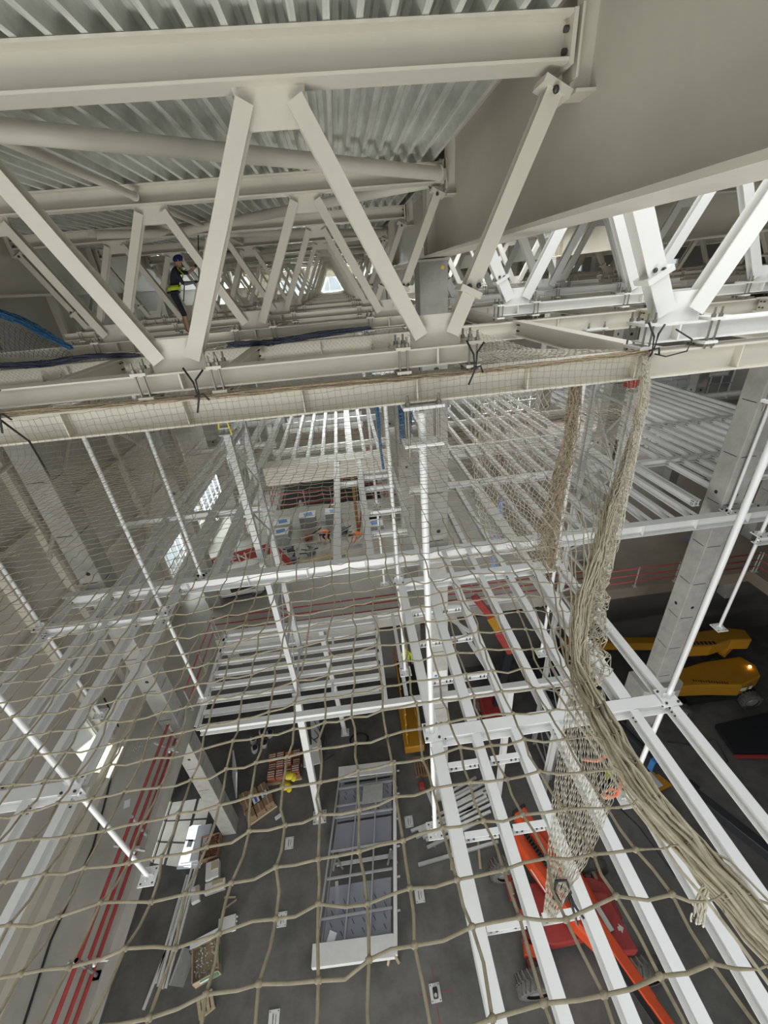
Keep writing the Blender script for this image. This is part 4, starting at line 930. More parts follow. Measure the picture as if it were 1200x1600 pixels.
def quad(t0, t1, f0, f1, zz, nm, mt):
    a, b, c, d = L(t0).lerp(Rr(t0), f0), L(t0).lerp(Rr(t0), f1), L(t1).lerp(Rr(t1), f1), L(t1).lerp(Rr(t1), f0)
    m = MB(); m.add([(p.x, p.y, zz) for p in (a, b, c, d)] + [(p.x, p.y, zz+.015) for p in (a, b, c, d)], [(3,2,1,0),(4,5,6,7),(0,1,5,4),(1,2,6,5),(2,3,7,6),(3,0,4,7)])
    return m.build(nm, mt, r)
quad(.0, .30, .06, .98, z-.12, 'glass_panel', FILM); quad(.52, .68, .05, .98, z-.10, 'glass_panel', FILM); quad(.70, .97, .04, .98, z-.14, 'glass_panel', FILM); quad(.03, .22, .2, .98, z-.30, 'glass_panel', FOILG); quad(.50, .64, .12, .98, z-.28, 'glass_panel', FOILG)
quad(.78, .92, .46, .82, z+.06, 'glass_sheet', STEEL)
m = MB()
for t in (.05, .10, .16, .21, .56, .62, .75, .86, .90):
    for f in (.14, .3, .45, .6, .75, .9):
        p = L(t).lerp(Rr(t), f); m.box((p.x, p.y, z-.098), (.025, .16, .004), (0, 0, .5))
m.build('film_print', NAVY, r)
m = MB(); p = L(.03).lerp(Rr(.03), .18); m.box((p.x, p.y, z+.03), (.26, .34, .01), (0, 0, -.4)); m.build('paper_sheet', PAPER, r)
m = MB(); m.bar(L(.34)+Vector((.3, .1, -.6)), L(.34)+Vector((.35, -.75, -.6)), .12, .06); m.bar(L(.46)+Vector((.2, 0, -.6)), Rr(.46)+Vector((0, 0, -.6)), .12, .06); m.build('lower_white_frame', PLASW, r)
for x, y in ((-2.9, 5.0), (-.75, 4.8), (-2.3, 10.3), (-.1, 10.2), (-2.6, 7.6), (-.45, 7.5)):
    m = MB(); m.bar((x-.18, y-.2, 0), (x, y, z-.1), .07, .07); m.bar((x+.18, y-.2, 0), (x, y, z-.1), .07, .07); m.bar((x-.1, y-.13, .3), (x+.1, y-.13, .3), .05, .05); m.build('trestle_leg', WOOD if y < 6 else STEEL, r)

# ------------------------------------------------------------------ machines
def wheel(r_, c, ax, rad, w, lugs=22, rim=STEEL):
    c = Vector(c); ax = Vector(ax).normalized(); m = MB(); u = Vector((0, 0, 1)); v = ax.cross(u).normalized()
    prof = [(rad*.62, -w/2), (rad*.9, -w/2), (rad*.97, -w*.38), (rad*.97, w*.38), (rad*.9, w/2), (rad*.62, w/2)]
    N = 28; vs = []; fs = []
    for i in range(N):
        a = 2*math.pi*i/N; dr = u*math.cos(a)+v*math.sin(a)
        vs += [c + dr*p + ax*q for p, q in prof]
    K = len(prof)
    for i in range(N):
        for k in range(K-1): fs.append((i*K+k, i*K+k+1, ((i+1) % N)*K+k+1, ((i+1) % N)*K+k))
    m.add(vs, fs, True)
    for i in range(lugs):
        for s in (-1, 1):
            a = 2*math.pi*(i+(.5 if s > 0 else 0))/lugs; b = a + .16
            d0 = u*math.cos(a)+v*math.sin(a); d1 = u*math.cos(b)+v*math.sin(b)
            m.bar(c+d0*rad*.99+ax*s*w*.47, c+d1*rad*1.0+ax*s*w*.03, rad*.085, rad*.09, d0)
    o = m.build('wheel', TYRE, r_)
    m = MB(); m.tube(c-ax*w*.36, c+ax*w*.36, rad*.62, 22); m.mi(0).tube(c-ax*w*.42, c+ax*w*.42, rad*.3, 14); m.build('rim', rim, o); return o
r = root('boom_lift', (5.3, 4.8, 0), 'orange red telescopic boom lift with four big tyres at the lower right floor', 'boom lift')
for x, y in ((3.72, 6.38), (6.8, 6.05), (3.62, 3.5), (7.05, 3.35)): wheel(r, (x, y, .58), (.03, 1, 0), .58, .5)
for x0, x1, nm in ((3.72, 3.66, 'a'), (6.8, 7.0, 'b')):
    m = MB(); m.bar((x0, 6.15, .55), (x0*.5+x1*.5, 5.5, .62), .22, .2); m.bar((x0*.5+x1*.5, 4.5, .62), (x1, 3.75, .55), .22, .2); m.build('axle', RED, r)
    m = MB(); m.tube((x0, 5.95, .66), (x0, 5.6, .70), .07, 10); m.tube((x1, 4.0, .66), (x1, 4.4, .70), .07, 10); m.build('steering_knuckle', WOOD, r)
m = MB(); m.poly([(3.75, 4.4), (4.5, 4.15), (6.6, 4.2), (7.0, 4.5), (7.0, 5.4), (6.5, 5.65), (4.3, 5.75), (3.75, 5.5)], .55, 1.0); m.build('chassis', RED, r, bevel=.04)
m = MB(); m.box((3.98, 5.35, 1.1), (.55, .5, .35)); m.box((4.0, 4.6, 1.05), (.5, .42, .45), (0, 0, .1)); m.build('engine_cover', BLACK, r, bevel=.08)
m = MB(); m.box((3.75, 4.12, .85), (.5, .3, .3), (0, 0, -.3)); m.build('bumper', ORANGE, r, bevel=.03)
# side box with arrows
bx = MB(); bx.poly([(5.75, 3.75), (6.85, 3.62), (6.65, 5.05), (5.85, 5.15)], 1.0, 1.5); pb_ = bx.build('side_box', RED, r, bevel=.03)
m = MB()
for s, mi in ((-1, 0), (1, 1)):
    m = MB(); q = Vector((6.42 + s*.09, 4.15, 1.506)); m.add([q+Vector((0, -.05, 0)), q+Vector((s*.07, -.05, 0)), q+Vector((s*.07, -.12, 0)), q+Vector((s*.19, 0, 0)), q+Vector((s*.07, .12, 0)), q+Vector((s*.07, .05, 0)), q+Vector((0, .05, 0))], [tuple(range(7)) if s > 0 else tuple(range(7))[::-1]])
    m.build('arrow_decal', [NAVY, PLASW][mi], pb_)
# turret with boom direction
d = Vector((1.95, -5.2, 0)).normalized(); n = Vector((0, 0, 1)).cross(d)   # boom heads down-right in the picture
def TP(a, b, zz): q = Vector((4.62, 7.2, 0)) + d*a + n*b; return (q.x, q.y, zz)
m = MB(); m.poly([(0, -.52), (.4, -.62), (1.2, -.62), (2.9, -.5), (3.9, -.2), (3.9, .05), (.2, .05)], 1.15, 1.85, lambda a, b, c: TP(a, b, c)); m.build('left_hood', ORANGE, r, bevel=.10)
m = MB(); m.poly([(.2, .28), (.6, .72), (1.9, .78), (2.8, .62), (3.6, .3)], 1.15, 1.8, lambda a, b, c: TP(a, b, c)); m.build('right_hood', ORANGE, r, bevel=.10)
m = MB(); m.bar(TP(-.05, .08, 1.9), TP(5.0, .02, 1.95), .32, .36); m.build('main_boom', ORANGE, r, bevel=.03)
m = MB(); m.bar(TP(4.6, .02, 1.95), TP(10.5, .0, 2.1), .28, .32); m.build('boom_extension', ORANGE, r, bevel=.03)
m = MB(); m.box(TP(-.02, .08, 1.9), (.6, .5, .6), Matrix.Rotation(math.atan2(d.y, d.x), 3, 'Z')); m.build('boom_head', ORANGE, r, bevel=.06)
m = MB(); m.box(TP(-.34, .08, 1.92), (.08, .56, .62), Matrix.Rotation(math.atan2(d.y, d.x), 3, 'Z')); m.build('end_bumper', BLACK, r)
m = MB()
for q in range(5): m.path([TP(.3, -.13-.035*q, 2.0), TP(1.4, -.15-.035*q, 2.02), TP(3.2, -.14-.04*q, 2.04), TP(5.6, -.16-.035*q, 2.05)], .022, 6)
for q in range(16): m.box(TP(.45+.11*q, -.22, 2.05), (.05, .16, .12), Matrix.Rotation(math.atan2(d.y, d.x), 3, 'Z'))
m.build('cable_chain', BLACK, r)
m = MB(); m.bar(TP(2.9, .44, 1.83), TP(3.5, .36, 1.83), .16, .02); m.build('white_decal', PLASW, r)
m = MB(); m.box(TP(1.5, -.62, 1.5), (.8, .01, .1), Matrix.Rotation(math.atan2(d.y, d.x), 3, 'Z')); m.build('side_decal', PLASW, r)

def boom_machine(name, label, wheels, body, boom, mt, extra=None):
    r = root(name, wheels[0][:2] + (0,), label, 'boom lift')
    for w in wheels: wheel(r, w, (.1, 1, 0), .48, .36, 18)
    body(r); boom(r); return r
def yb(r):
    m = MB(); m.poly([(14.4, 11.75), (15.8, 11.6), (17.2, 11.35), (18.5, 11.7), (18.8, 12.3), (18.5, 12.9), (16.5, 12.9), (14.4, 12.6)], .9, 1.7); m.build('body', YELL, r, bevel=.06)
    m = MB(); m.box((16.6, 12.1, .65), (3.6, 1.2, .4)); m.build('chassis', BLACK, r)
    m = MB()
    for i in range(14): m.box((15.2+.11*i+.0, 11.95-.03*i, 1.712), (.05, .09 if i % 3 else .13, .01), (0, 0, -.2))
    m.build('lettering', BLK, r)
    m = MB(); m.box((17.4, 11.36, 1.35), (.25, .02, .22)); m.box((17.8, 11.4, 1.35), (.12, .02, .22)); m.build('stickers', PLASW, r)
    m = MB(); m.ball((18.35, 12.2, 1.78), .07, 10, 6); m.build('beacon', LAMPM, r)
def yboom(r):
    m = MB(); m.bar((9.8, 14.75, 2.3), (16.2, 13.35, 2.55), .42, .5); m.build('boom', YELL, r, bevel=.03)
    m = MB(); m.poly([(15.6, 13.0), (16.6, 12.9), (17.8, 13.1), (18.8, 12.95), (19.0, 13.6), (18.2, 13.9), (16.6, 13.9), (15.6, 13.7)], 2.1, 2.8); m.build('boom_rear', YELL, r, bevel=.06)
    m = MB()
    for i in range(7): m.box((15.7+.19*i, 13.25-.03*i, 2.812), (.12, .2, .01), (0, 0, -.1))
    m.build('lettering', BLK, r)
    m = MB(); m.bar((17.6, 13.1, 1.8), (18.4, 13.4, 2.3), .3, .4); m.build('riser', YELL, r)
boom_machine('boom_lift', 'yellow boom lift with a lit beacon in the dark bay right of the big column', [(14.3, 11.2, .48), (18.0, 11.3, .48), (14.2, 13.2, .48), (18.0, 13.4, .48)], yb, yboom, YELL)
# dark telescopic boom
r = root('boom_lift', (9.0, 13.2, 0), 'black telescopic boom slanting under the white joists at the lower right', 'boom lift')
m = MB(); m.bar((8.75, 13.3, 2.6), (10.1, 7.7, 3.1), .40, .48); m.build('outer_boom', DARKM, r, bevel=.02)
m = MB(); m.bar((10.05, 7.9, 3.08), (11.9, 3.6, 3.6), .32, .4); m.build('inner_boom', DARKM, r, bevel=.02)
m = MB(); m.tube((8.95, 12.9, 2.9), (10.1, 8.0, 3.4), .05, 8); m.tube((8.75, 12.9, 2.3), (9.6, 10.2, 2.6), .07, 8); m.build('hoses', BLACK, r)
m = MB(); m.box((10.05, 7.95, 3.1), (.5, .18, .6), (0, 0, .3)); m.build('collar', BLUEP, r)
m = MB(); m.box((8.8, 13.6, 1.2), (1.1, 1.4, 1.6)); m.build('base', DARKM, r, bevel=.05)
for x, y in ((8.1, 13.2), (9.5, 13.2), (8.1, 14.4), (9.5, 14.4)): wheel(r, (x, y, .42), (1, 0, 0), .42, .3, 16)
m = MB(); m.bar((11.9, 3.6, 3.6), (12.2, 2.7, 3.3), .2, .3); m.build('jib', DARKM, r)
# yellow scissor lift near the centre
r = root('scissor_lift', (1.35, 12.6, 0), 'yellow scissor lift seen between the joists left of the central column', 'scissor lift')
m = MB(); m.box((1.15, 12.5, .45), (.95, 2.3, .5)); m.build('chassis', YELL, r, bevel=.04)
m = MB()
for i in range(4):
    z0, z1 = .75+.75*i, 1.5+.75*i
    for s in (-.3, .3): m.bar((1.15+s, 11.5, z0), (1.15+s, 13.5, z1), .06, .12); m.bar((1.15+s, 13.5, z0), (1.15+s, 11.5, z1), .06, .12)
m.build('scissor_arms', YELL, r)
m = MB(); m.box((1.15, 12.5, 3.85), (.9, 2.4, .12)); m.build('platform', DARKM, r)
m = MB()
for x in (.72, 1.58): 
    for zz in (4.4, 4.95): m.bar((x, 11.35, zz), (x, 13.65, zz), .05, .05)
    for y in (11.35, 12.1, 12.9, 13.65): m.bar((x, y, 3.9), (x, y, 4.95), .045, .045)
m.build('guard_rails', YELL, r)
for x, y in ((.72, 11.7), (1.6, 11.7), (.72, 13.3), (1.6, 13.3)): wheel(r, (x, y, .25), (1, 0, 0), .25, .14, 12)
# red articulated boom right of the centre
r = root('boom_lift', (5.4, 12.6, 0), 'red articulated boom folded up behind the joists right of the central column', 'boom lift')
m = MB(); m.bar((4.2, 12.7, 8.3), (4.9, 12.6, 7.2), .22, .26); m.build('jib', RED, r); m = MB(); m.bar((4.9, 12.6, 7.2), (5.4, 12.5, 6.2), .34, .34); m.build('boom', YELL, r)
m = MB(); m.bar((5.3, 12.5, 6.4), (5.9, 12.3, 5.2), .4, .45); m.build('elbow', RED, r, bevel=.05); m = MB(); m.bar((5.8, 12.4, 5.4), (5.5, 12.6, .9), .3, .35, (1, 0, 0)); m.build('riser', DARKM, r)
m = MB(); m.box((5.5, 12.6, .8), (1.4, 2.0, .7)); m.build('chassis', RED, r, bevel=.05)
for x, y in ((4.8, 11.9), (6.2, 11.9), (4.8, 13.3), (6.2, 13.3)): wheel(r, (x, y, .4), (1, 0, 0), .4, .28, 16)
# red lettered lift on the gallery slab
r = root('boom_lift', (-6.6, 16.6, 7.4), 'red and white boom lift with big white letters on the slab by the windows', 'boom lift')
m = MB(); m.bar((-8.35, 17.0, 8.52), (-4.6, 17.5, 8.82), .16, .55); bm_ = m.build('boom', RED, r, bevel=.03)
tx = bpy.data.curves.new('lettering', 'FONT'); tx.body = 'GERKEN'; tx.size = .64; tx.extrude = .004; tc_ = bpy.data.objects.new('tmp_text', tx); COL.objects.link(tc_)
bpy.context.view_layer.update(); tm = bpy.data.meshes.new_from_object(tc_.evaluated_get(bpy.context.evaluated_depsgraph_get())); bpy.data.objects.remove(tc_); tm.materials.clear(); tm.materials.append(WHT)
to = bpy.data.objects.new('lettering', tm); COL.objects.link(to)
to.parent = bm_; to.location = Vector((-8.25, 16.89, 8.31)) - r.location; to.rotation_euler = (R(90), R(-4.6), R(7.6))
m = MB(); m.box((-6.3, 16.2, 8.0), (2.6, 1.5, .6), (0, 0, .1)); m.build('body', PLASW, r, bevel=.08)
m = MB(); m.box((-5.9, 15.45, 8.1), (1.1, .03, .22), (0, 0, .1)); m.box((-6.3, 16.2, 7.72), (2.8, 1.2, .3), (0, 0, .1)); m.build('vent', BLACK, r)
m = MB(); m.box((-7.3, 15.4, 8.1), (.5, .03, .12), (0, -.7, .1)); m.box((-7.1, 15.42, 8.1), (.5, .03, .06), (0, -.7, .1)); m.build('stripe_decal', RED, r)
for x, y in ((-7.3, 15.5), (-5.3, 15.7), (-7.4, 17.0), (-5.4, 17.2)): wheel(r, (x, y, 7.78), (-.1, 1, 0), .38, .28, 16)
m = MB(); m.bar((-4.6, 17.5, 8.85), (-3.9, 17.2, 7.9), .2, .25); m.build('jib', RED, r)

# yellow hand cart with a sheet, dark sheet pile, bits on the right floor
r = root('tool_cart', (10.9, 8.7, 0), 'yellow low cart with a white drawing sheet on it near the big right column', 'cart')
m = MB(); m.box((10.9, 8.5, .3), (1.7, .75, .18), (0, 0, .2)); m.build('deck', YELL, r, bevel=.03); m = MB(); m.box((10.85, 8.5, .40), (.85, .62, .012), (0, 0, .25)); m.build('paper_sheet', PAPER, r)
m = MB()
for x, y in ((10.2, 8.15), (11.6, 8.4), (10.2, 8.65), (11.5, 8.85)): m.tube((x, y-.04, .12), (x, y+.04, .12), .12, 12)
m.build('wheels', TYRE, r)
r = root('sheet_pile', (18.2, 9.8, 0), 'low pile of dark sheets on the dark floor at the right edge', 'sheet pile'); m = MB(); m.poly([(15.6, 10.5), (15.4, 9.2), (18.6, 8.7), (18.6, 10.7)], .12, .3); m.build('sheets', DARKM, r); m = MB(); m.bar((15.4, 9.1, .12), (18.5, 8.62, .12), .1, .12); m.build('bearer', RED, r)
m = MB(); m.box((10.0, 5.2, .01), (.12, .9, .02), (0, 0, .1)); tag(m.build('floor_board', CARD), 'narrow pale board lying on the floor under the right joists', 'board')
m = MB(); m.box((12.6, 8.2, .1), (.5, .4, .2), (0, 0, .4)); tag(m.build('dark_case', BLACK), 'small black case on the floor right of the yellow cart', 'case')
m = MB(); m.path([(9.2, 8.0, .02), (9.6, 7.2, .02), (9.9, 5.6, .02), (10.4, 4.4, .02), (10.6, 2.9, .02), (10.5, 1.5, .02)], .02, 5); tag(m.build('floor_hose', DARKM), 'dark hose winding over the floor at the lower right', 'hose')
m = MB(); m.path([(13, 10.2, .02), (14, 9.9, .02), (15.2, 10.0, .02), (15.0, 9.0, .02), (14.0, 8.6, .02)], .02, 5); tag(m.build('floor_hose', DARKM), 'dark hose looping near the dark sheet pile', 'hose')
r = root('blue_sheet_stack', (16.6, 15.4, 7.4), 'small stack of blue grey sheets on the brown floor by the right column', 'sheet stack')
for i in range(4): m = MB(); m.box((16.6+.03*i, 15.4, 7.44+.06*i), (1.3, 1.0, .04), (0, 0, .1)); m.build('sheet', FOILG, r)
# crates and gear on the gallery slab behind the void
for i, (x, y, mt) in enumerate(((-4.75, 21.3, PLASW), (-4.75, 20.2, PLASW), (-3.3, 21.8, PLASW), (-1.75, 21.9, PLASW), (.55, 21.0, PLASW), (.6, 19.9, PLASW))):
    r = root('site_crate', (x, y, 7.4), 'grey crate with a white and blue top on the slab, %s from the left' % ORD[i], 'crate', 'grey crates with printed tops')
    m = MB(); m.box((x, y, 7.4+.35), (.95, .75, .7)); m.build('crate_body', GREYP if i not in (4,) else DARKM, r, bevel=.03)
    m = MB(); m.box((x, y, 8.115), (.97, .77, .03)); m.mi(1).box((x+.05, y, 8.135), (.5, .4, .01), (0, 0, .2)); m.build('lid', [PLASW, BLUEP], r)
jr = random.Random(77)
for i, (x, y) in enumerate(((-4.3, 19.1), (-3.3, 20.1), (-3.1, 18.6), (-4.0, 18.0), (-1.3, 20.4))):
    r = root('tool_heap', (x, y, 7.4), 'low heap of dark tools and offcuts on the slab behind the crossbeam, %s one' % ORD[i], 'tool heap', 'heaps of tools')
    for q in range(7): a = Vector((x+jr.gauss(0, .2), y+jr.gauss(0, .18), 7.45+jr.random()*.2)); m = MB(); m.bar(a, a+Vector((jr.gauss(0, .3), jr.gauss(0, .2), jr.uniform(-.05, .2))), .06, .05); m.build('metal_offcut', DARKM, r)
    m = MB(); m.box((x+.1, y, 7.55), (.4, .3, .3), (0, 0, jr.random())); m.build('case', BRICK if i == 1 else GREYC, r)
m = MB(); m.bar((-4.6, 17.6, 7.45), (-1.2, 18.3, 7.45), .5, .08); tag(m.build('plank_row', WOOD), 'pale plank lying on the slab in front of the tool heaps', 'plank')
for i, (x, y) in enumerate(((1.9, 24.6), (2.6, 24.9), (3.3, 24.5), (1.6, 25.5))):
    m = MB(); m.path([(x+(.35+.05*math.sin(3*a))*math.cos(a), y+.3*math.sin(a), 7.44+.03*a) for a in [q*.5 for q in range(26)]], .05, 6); tag(m.build('hose_coil', [BRICK, PLASW, DARKM, WOOD][i]), '%s hose coil on the slab left of the central column line, %s one' % (['red brown', 'white', 'dark', 'tan'][i], ORD[i]), 'hose', 'hose coils')
strands('blue_net_rope', [(4.7, 11.8, 13.4), (4.68, 11.8, 12.0), (4.65, 11.8, 11.2), (4.7, 11.8, 10.3)], [.05, .12, .22, .15], 30, .02, mat('pale_blue_net', (.25, .32, .5), .8, var=.3, scale=10), 'pale blue net bundle hanging in the dark beyond the draped net', 'rope bundle', seed=33)

# ------------------------------------------------------------------ people
def skin_mesh(name, joints, edges, radii, rootv, level=2):
    me = bpy.data.meshes.new(name); me.from_pydata([tuple(j) for j in joints], edges, []); o = bpy.data.objects.new(name, me); COL.objects.link(o)
    sm = o.modifiers.new('skin', 'SKIN'); sm.use_smooth_shade = True
    for i, rr in enumerate(radii):
        me.skin_vertices[0].data[i].radius = rr if isinstance(rr, tuple) else (rr, rr); me.skin_vertices[0].data[i].use_root = (i == rootv)
    ss = o.modifiers.new('sub', 'SUBSURF'); ss.levels = level; ss.render_levels = level
    dg = bpy.context.evaluated_depsgraph_get(); ev = bpy.data.meshes.new_from_object(o.evaluated_get(dg)); bpy.data.objects.remove(o); return ev
def person(loc, face, J, clothes, label, hat, hat_mat, vest=None, hi=True, name='person', hgt=1.78):
    """J: joints in body frame (x right-hand side of viewer, y = forward where the figure faces, z up), metres"""
    M = Matrix.Rotation(face, 3, 'Z'); L0 = Vector(loc)
    r = root(name, loc, label, 'person')
    W = {k: M @ Vector(v) for k, v in J.items()}
    names = ['pelvis', 'belly', 'chest', 'neck', 'headb', 'headt', 'shl', 'ell', 'wrl', 'shr', 'elr', 'wrr', 'hipl', 'knl', 'anl', 'tol', 'hipr', 'knr', 'anr', 'tor', 'hndl', 'hndr']
    rad = dict(pelvis=(.15, .115), belly=(.135, .10), chest=(.16, .115), neck=.055, headb=(.072, .085), headt=(.08, .095), shl=.062, ell=.044, wrl=.028, shr=.062, elr=.044, wrr=.028, hipl=.088, knl=.056, anl=.038, tol=.035, hipr=.088, knr=.056, anr=.038, tor=.035, hndl=.036, hndr=.036)
    E_ = [('pelvis', 'belly'), ('belly', 'chest'), ('chest', 'neck'), ('neck', 'headb'), ('headb', 'headt'), ('chest', 'shl'), ('shl', 'ell'), ('ell', 'wrl'), ('wrl', 'hndl'), ('chest', 'shr'), ('shr', 'elr'), ('elr', 'wrr'), ('wrr', 'hndr'), ('pelvis', 'hipl'), ('hipl', 'knl'), ('knl', 'anl'), ('anl', 'tol'), ('pelvis', 'hipr'), ('hipr', 'knr'), ('knr', 'anr'), ('anr', 'tor')]
    me = skin_mesh('b', [W[n] for n in names], [(names.index(a), names.index(b)) for a, b in E_], [rad[n] for n in names], 0, 2 if hi else 1)
    m = MB(); m.add([v.co + L0 for v in me.vertices], [tuple(p.vertices) for p in me.polygons], True)
    def region(p):
        best = None
        for a, b in E_:
            A_, B_ = W[a], W[b]; t = max(0, min(1, (p-A_).dot(B_-A_)/max(1e-9, (B_-A_).length_squared))); dd = (p-(A_+(B_-A_)*t)).length
            if best is None or dd < best[0]: best = (dd, a, b, t)
        return best
    for i, f in enumerate(list(m.f)):
        c = sum((Vector(m.v[k]) for k in f), Vector())/len(f) - L0; _, a, b, t = region(c)
        m.m[i] = clothes(a, b, t)
    fw = M @ Vector((0, 1, 0)); hd = (W['headb']+W['headt'])/2 + L0; up = (W['headt']-W['headb']).normalized(); sd = fw.cross(up).normalized()
    m.mi(0); m.ball(hd + fw*.098 - up*.01, (.017, .022, .022), 7, 5)
    for s in (-1, 1): m.ball(hd + sd*s*.085 + up*.0, (.012, .02, .03), 7, 5)
    hf = L0 + W['headb']
    # fingers and thumb
    for sh, wr, nm in (('hndl', 'wrl', 'l'), ('hndr', 'wrr', 'r')):
        g = clothes('wr', sh, .9); m.mi(g); dr = (W[sh]-W[wr]).normalized(); sdx = dr.cross(Vector((0, 0, 1))); sdx = sdx.normalized() if sdx.length > .1 else Vector((1, 0, 0)); pd = sdx.cross(dr)
        for q in range(4):
            b0 = L0 + W[sh] + dr*.015 + sdx*(-.028+.019*q); ln = (.07, .078, .074, .058)[q]
            m.path([b0, b0+dr*ln*.5-pd*.008, b0+dr*ln*.85-pd*.035], [.0095, .009, .007], 6)
        b0 = L0 + W[sh] - dr*.025 + sdx*-.035; m.path([b0, b0+dr*.03-sdx*.025-pd*.01, b0+dr*.055-sdx*.028-pd*.025], [.011, .010, .008], 6)
    body = m.build('body', [SKIN] + PAL, r)
    # eyes, mouth as part of face
    m = MB()
    for s in (-1, 1): m.ball(hd + fw*.082 + sd*s*.03 + up*.012, .009, 6, 4)
    m.build('eyes', BLK, r)
    m = MB(); m.bar(hd + fw*.087 - up*.045 - sd*.02, hd + fw*.087 - up*.045 + sd*.02, .006, .005); m.build('mouth', BRICK, r)
    m = MB(); Rm = Matrix((sd, fw, up)).transposed()
    if hat == 'beanie': m.ball(hd + up*.045 - fw*.008, (.094, .112, .088), 14, 9, Rm); m.ball(hd + up*.02 - fw*.008, (.098, .114, .032), 14, 6, Rm)
    else:
        m.ball(hd + up*.045, (.115, .14, .10), 14, 9, Rm); m.ball(hd + up*.022 + fw*.05, (.10, .13, .015), 14, 5, Rm)
    m.build('beanie' if hat == 'beanie' else 'helmet', hat_mat, r)
    if hat == 'beanie': MB().box(hd + up*.05 + fw*.103, (.03, .01, .02), Rm).build('beanie_label', PLASW, r)
    if vest:
        m = MB(); P = [W['pelvis']*.7+W['belly']*.3, W['belly'], W['chest'], W['chest']*.6+W['neck']*.4]; rs = [(.185, .15), (.175, .14), (.19, .15), (.17, .12)]; N = 20; vs = []; fs = []
        if hat == 'beanie': P, rs = P[:2], rs[:2]
        for p, (a, b) in zip(P, rs):
            for k in range(N): an = 2*math.pi*k/N; vs.append(L0 + p + sd*math.cos(an)*a + fw*math.sin(an)*b)
        for j in range(len(P)-1):
            for k in range(N): fs.append((j*N+k, j*N+(k+1) % N, (j+1)*N+(k+1) % N, (j+1)*N+k))
        m.add(vs, fs, True); m.mi(1)
        if hat == 'beanie':
            for s_ in (-1, 1): MB().path([L0+W['belly']+sd*s_*.12+fw*.13, L0+W['chest']+sd*s_*.11+fw*.15, L0+W['chest']+sd*s_*.12+up*.15+fw*.02], .016, 5).build('vest_strap', vest, r)
        vo = m.build('vest', [vest, PLASW], r); so = vo.modifiers.new('s', 'SOLIDIFY'); so.thickness = .008
    return r, W, sd, fw
PAL = [NAVC, GREYC, HIVIS, HIORG, PLASW]   # material slots 1..5
stand = dict(pelvis=(0, 0, .97), belly=(0, 0, 1.12), chest=(0, .01, 1.34), neck=(0, .02, 1.52), headb=(0, .035, 1.60), headt=(0, .04, 1.71), shl=(-.19, .0, 1.43), ell=(-.25, -.02, 1.14), wrl=(-.25, .1, .93), shr=(.19, 0, 1.43), elr=(.25, -.02, 1.14), wrr=(.25, .1, .93), hndl=(-.25, .13, .87), hndr=(.25, .13, .87),
             hipl=(-.1, 0, .9), knl=(-.12, .03, .5), anl=(-.12, 0, .09), tol=(-.13, .15, .04), hipr=(.1, 0, .9), knr=(.12, .03, .5), anr=(.12, 0, .09), tor=(.13, .15, .04))
def cl_main(a, b, t):
    if a in ('neck', 'headb'): return 0
    if b in ('hndl', 'hndr', 'hnd') : return 1
    if a == 'shl' or a == 'shr': return 1
    if a == 'ell': return 0 if t < .8 else 1
    if a == 'elr': return 2
    if a in ('knl', 'knr') and t > .12: return 0
    if b in ('tol', 'tor'): return 1
    return 1
# worker on the third row tie beam, facing right, both hands at a rope
Jm = dict(stand); Jm.update(shl=(.02, -.19, 1.43), shr=(-.02, .19, 1.43))
Jm = dict(pelvis=(0, .0, .93), belly=(0, .06, 1.07), chest=(0, .16, 1.27), neck=(0, .23, 1.42), headb=(0, .265, 1.49), headt=(0, .30, 1.60), shl=(-.19, .15, 1.35), ell=(-.23, .44, 1.30), wrl=(-.14, .66, 1.45), hndl=(-.11, .72, 1.49), shr=(.19, .16, 1.34), elr=(.24, .26, 1.07), wrr=(.14, .50, 1.10), hndr=(.09, .58, 1.11),
          hipl=(-.1, 0, .86), knl=(-.11, .08, .47), anl=(-.1, .05, .09), tol=(-.1, .20, .04), hipr=(.1, 0, .86), knr=(.11, .10, .47), anr=(.1, .08, .09), tor=(.1, .23, .04))
PXY = (-3.78, 11.35)
rp, W, sd, fw = person((PXY[0], PXY[1], 19.19), R(-72), Jm, cl_main, 'person in blue beanie, dark shorts and hi-vis band on a tie beam holding a rope', 'beanie', BEAN, HIVIS)
P0 = Vector((PXY[0], PXY[1], 19.19)); hl = P0 + W['hndl']
m = MB(); m.path([P0 + W['pelvis'] + fw*.16 + Vector((0, 0, -.2)), P0+W['pelvis']+fw*.3+Vector((0, 0, .2)), P0 + W['hndr'] + fw*.03, hl, hl + Vector((.12, .05, .5)), hl + Vector((.16, .2, .75))], .012, 6); tag(m.build('climbing_rope', BLACK), 'black climbing rope held by the worker, hung from the roof truss', 'rope')
m = MB()
for s in (-1, 1): m.path([P0+W['belly']+sd*s*.1+fw*.14, P0+W['chest']+sd*s*.09+fw*.155, P0+W['chest']+sd*s*.1+Vector((0, 0, .14))], .014, 5); m.path([P0+W['belly']+sd*s*.12+fw*.1, P0+W['pelvis']+sd*s*.16+fw*.06, P0+W['hipl' if s < 0 else 'hipr']+Vector((0, 0, -.18))+fw*.1], .014, 5)
m.path([P0+W['pelvis']+(sd*math.cos(a)*.18+fw*math.sin(a)*.14) for a in [i*.45 for i in range(15)]], .02, 5)
m.build('harness', BLACK, rp)
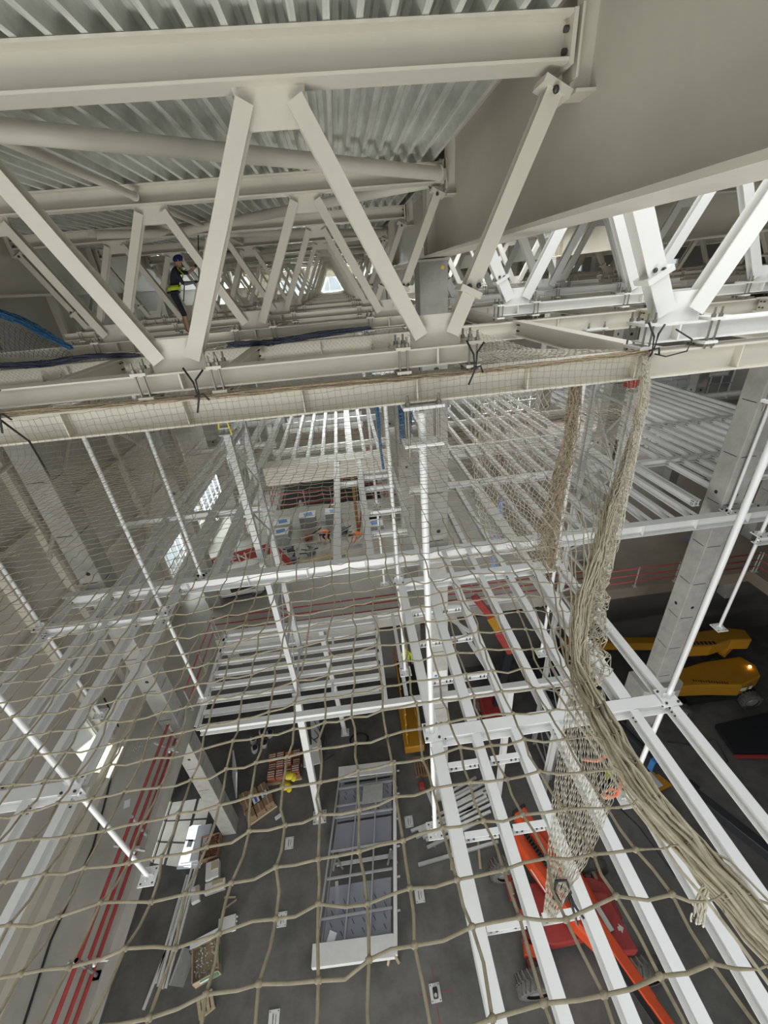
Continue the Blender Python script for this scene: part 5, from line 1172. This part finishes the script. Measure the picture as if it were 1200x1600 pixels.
def simple(clothes_top, pants=1, arms=None):
    def f(a, b, t):
        if a in ('neck', 'headb'): return 0
        if b in ('hndl', 'hndr'): return 0
        if a in ('pelvis', 'hipl', 'hipr', 'knl', 'knr', 'anl', 'anr') and not (a == 'pelvis' and b == 'belly'): return pants
        if a in ('ell', 'elr'): return arms if arms is not None else clothes_top
        return clothes_top
    return f
person((9.1, 8.75, 0), R(200), stand, simple(3), 'person in white helmet and hi-vis vest standing on the ground floor by the net edge', 'helmet', HARD, HIVIS, False)
kneel = dict(pelvis=(0, -.1, .62), belly=(0, .0, .74), chest=(0, .2, .86), neck=(0, .34, .88), headb=(0, .42, .86), headt=(0, .52, .84), shl=(-.18, .24, .85), ell=(-.22, .36, .6), wrl=(-.12, .5, .38), hndl=(-.1, .54, .32), shr=(.18, .24, .85), elr=(.22, .36, .6), wrr=(.12, .5, .38), hndr=(.1, .54, .32),
             hipl=(-.1, -.1, .58), knl=(-.18, .2, .45), anl=(-.16, -.05, .09), tol=(-.16, .1, .04), hipr=(.1, -.1, .58), knr=(.18, .2, .45), anr=(.16, -.05, .09), tor=(.16, .1, .04))
person((-.25, 18.9, 7.4), R(110), kneel, simple(4, 5), 'person in hi-vis orange crouching over work on the slab beside the amber post', 'helmet', BEAN, None, False)
person((-2.1, 19.6, 7.4), R(150), kneel, simple(4, 1), 'person in dark blue and orange bending behind the left void joist', 'helmet', BEAN, None, False)
person((-5.0, 27.6, 3.6), R(190), stand, simple(5, 1), 'person in a white shirt and white helmet in the dark opening, nearer one', 'helmet', HARD, None, False)
person((-4.75, 29.3, 3.6), R(170), stand, simple(5, 1), 'person in a pale shirt and white helmet in the dark opening, farther one', 'helmet', HARD, None, False)
person((1.2, 12.9, 3.91), R(180), stand, simple(3), 'person in a hi-vis vest standing on the yellow scissor lift', 'helmet', YBRI, HIVIS, False)
for o in bpy.data.objects:
    if o.parent is None and o.type in ('MESH', 'EMPTY') and 'kind' not in o and 'category' not in o: print('UNTAGGED', o.name)
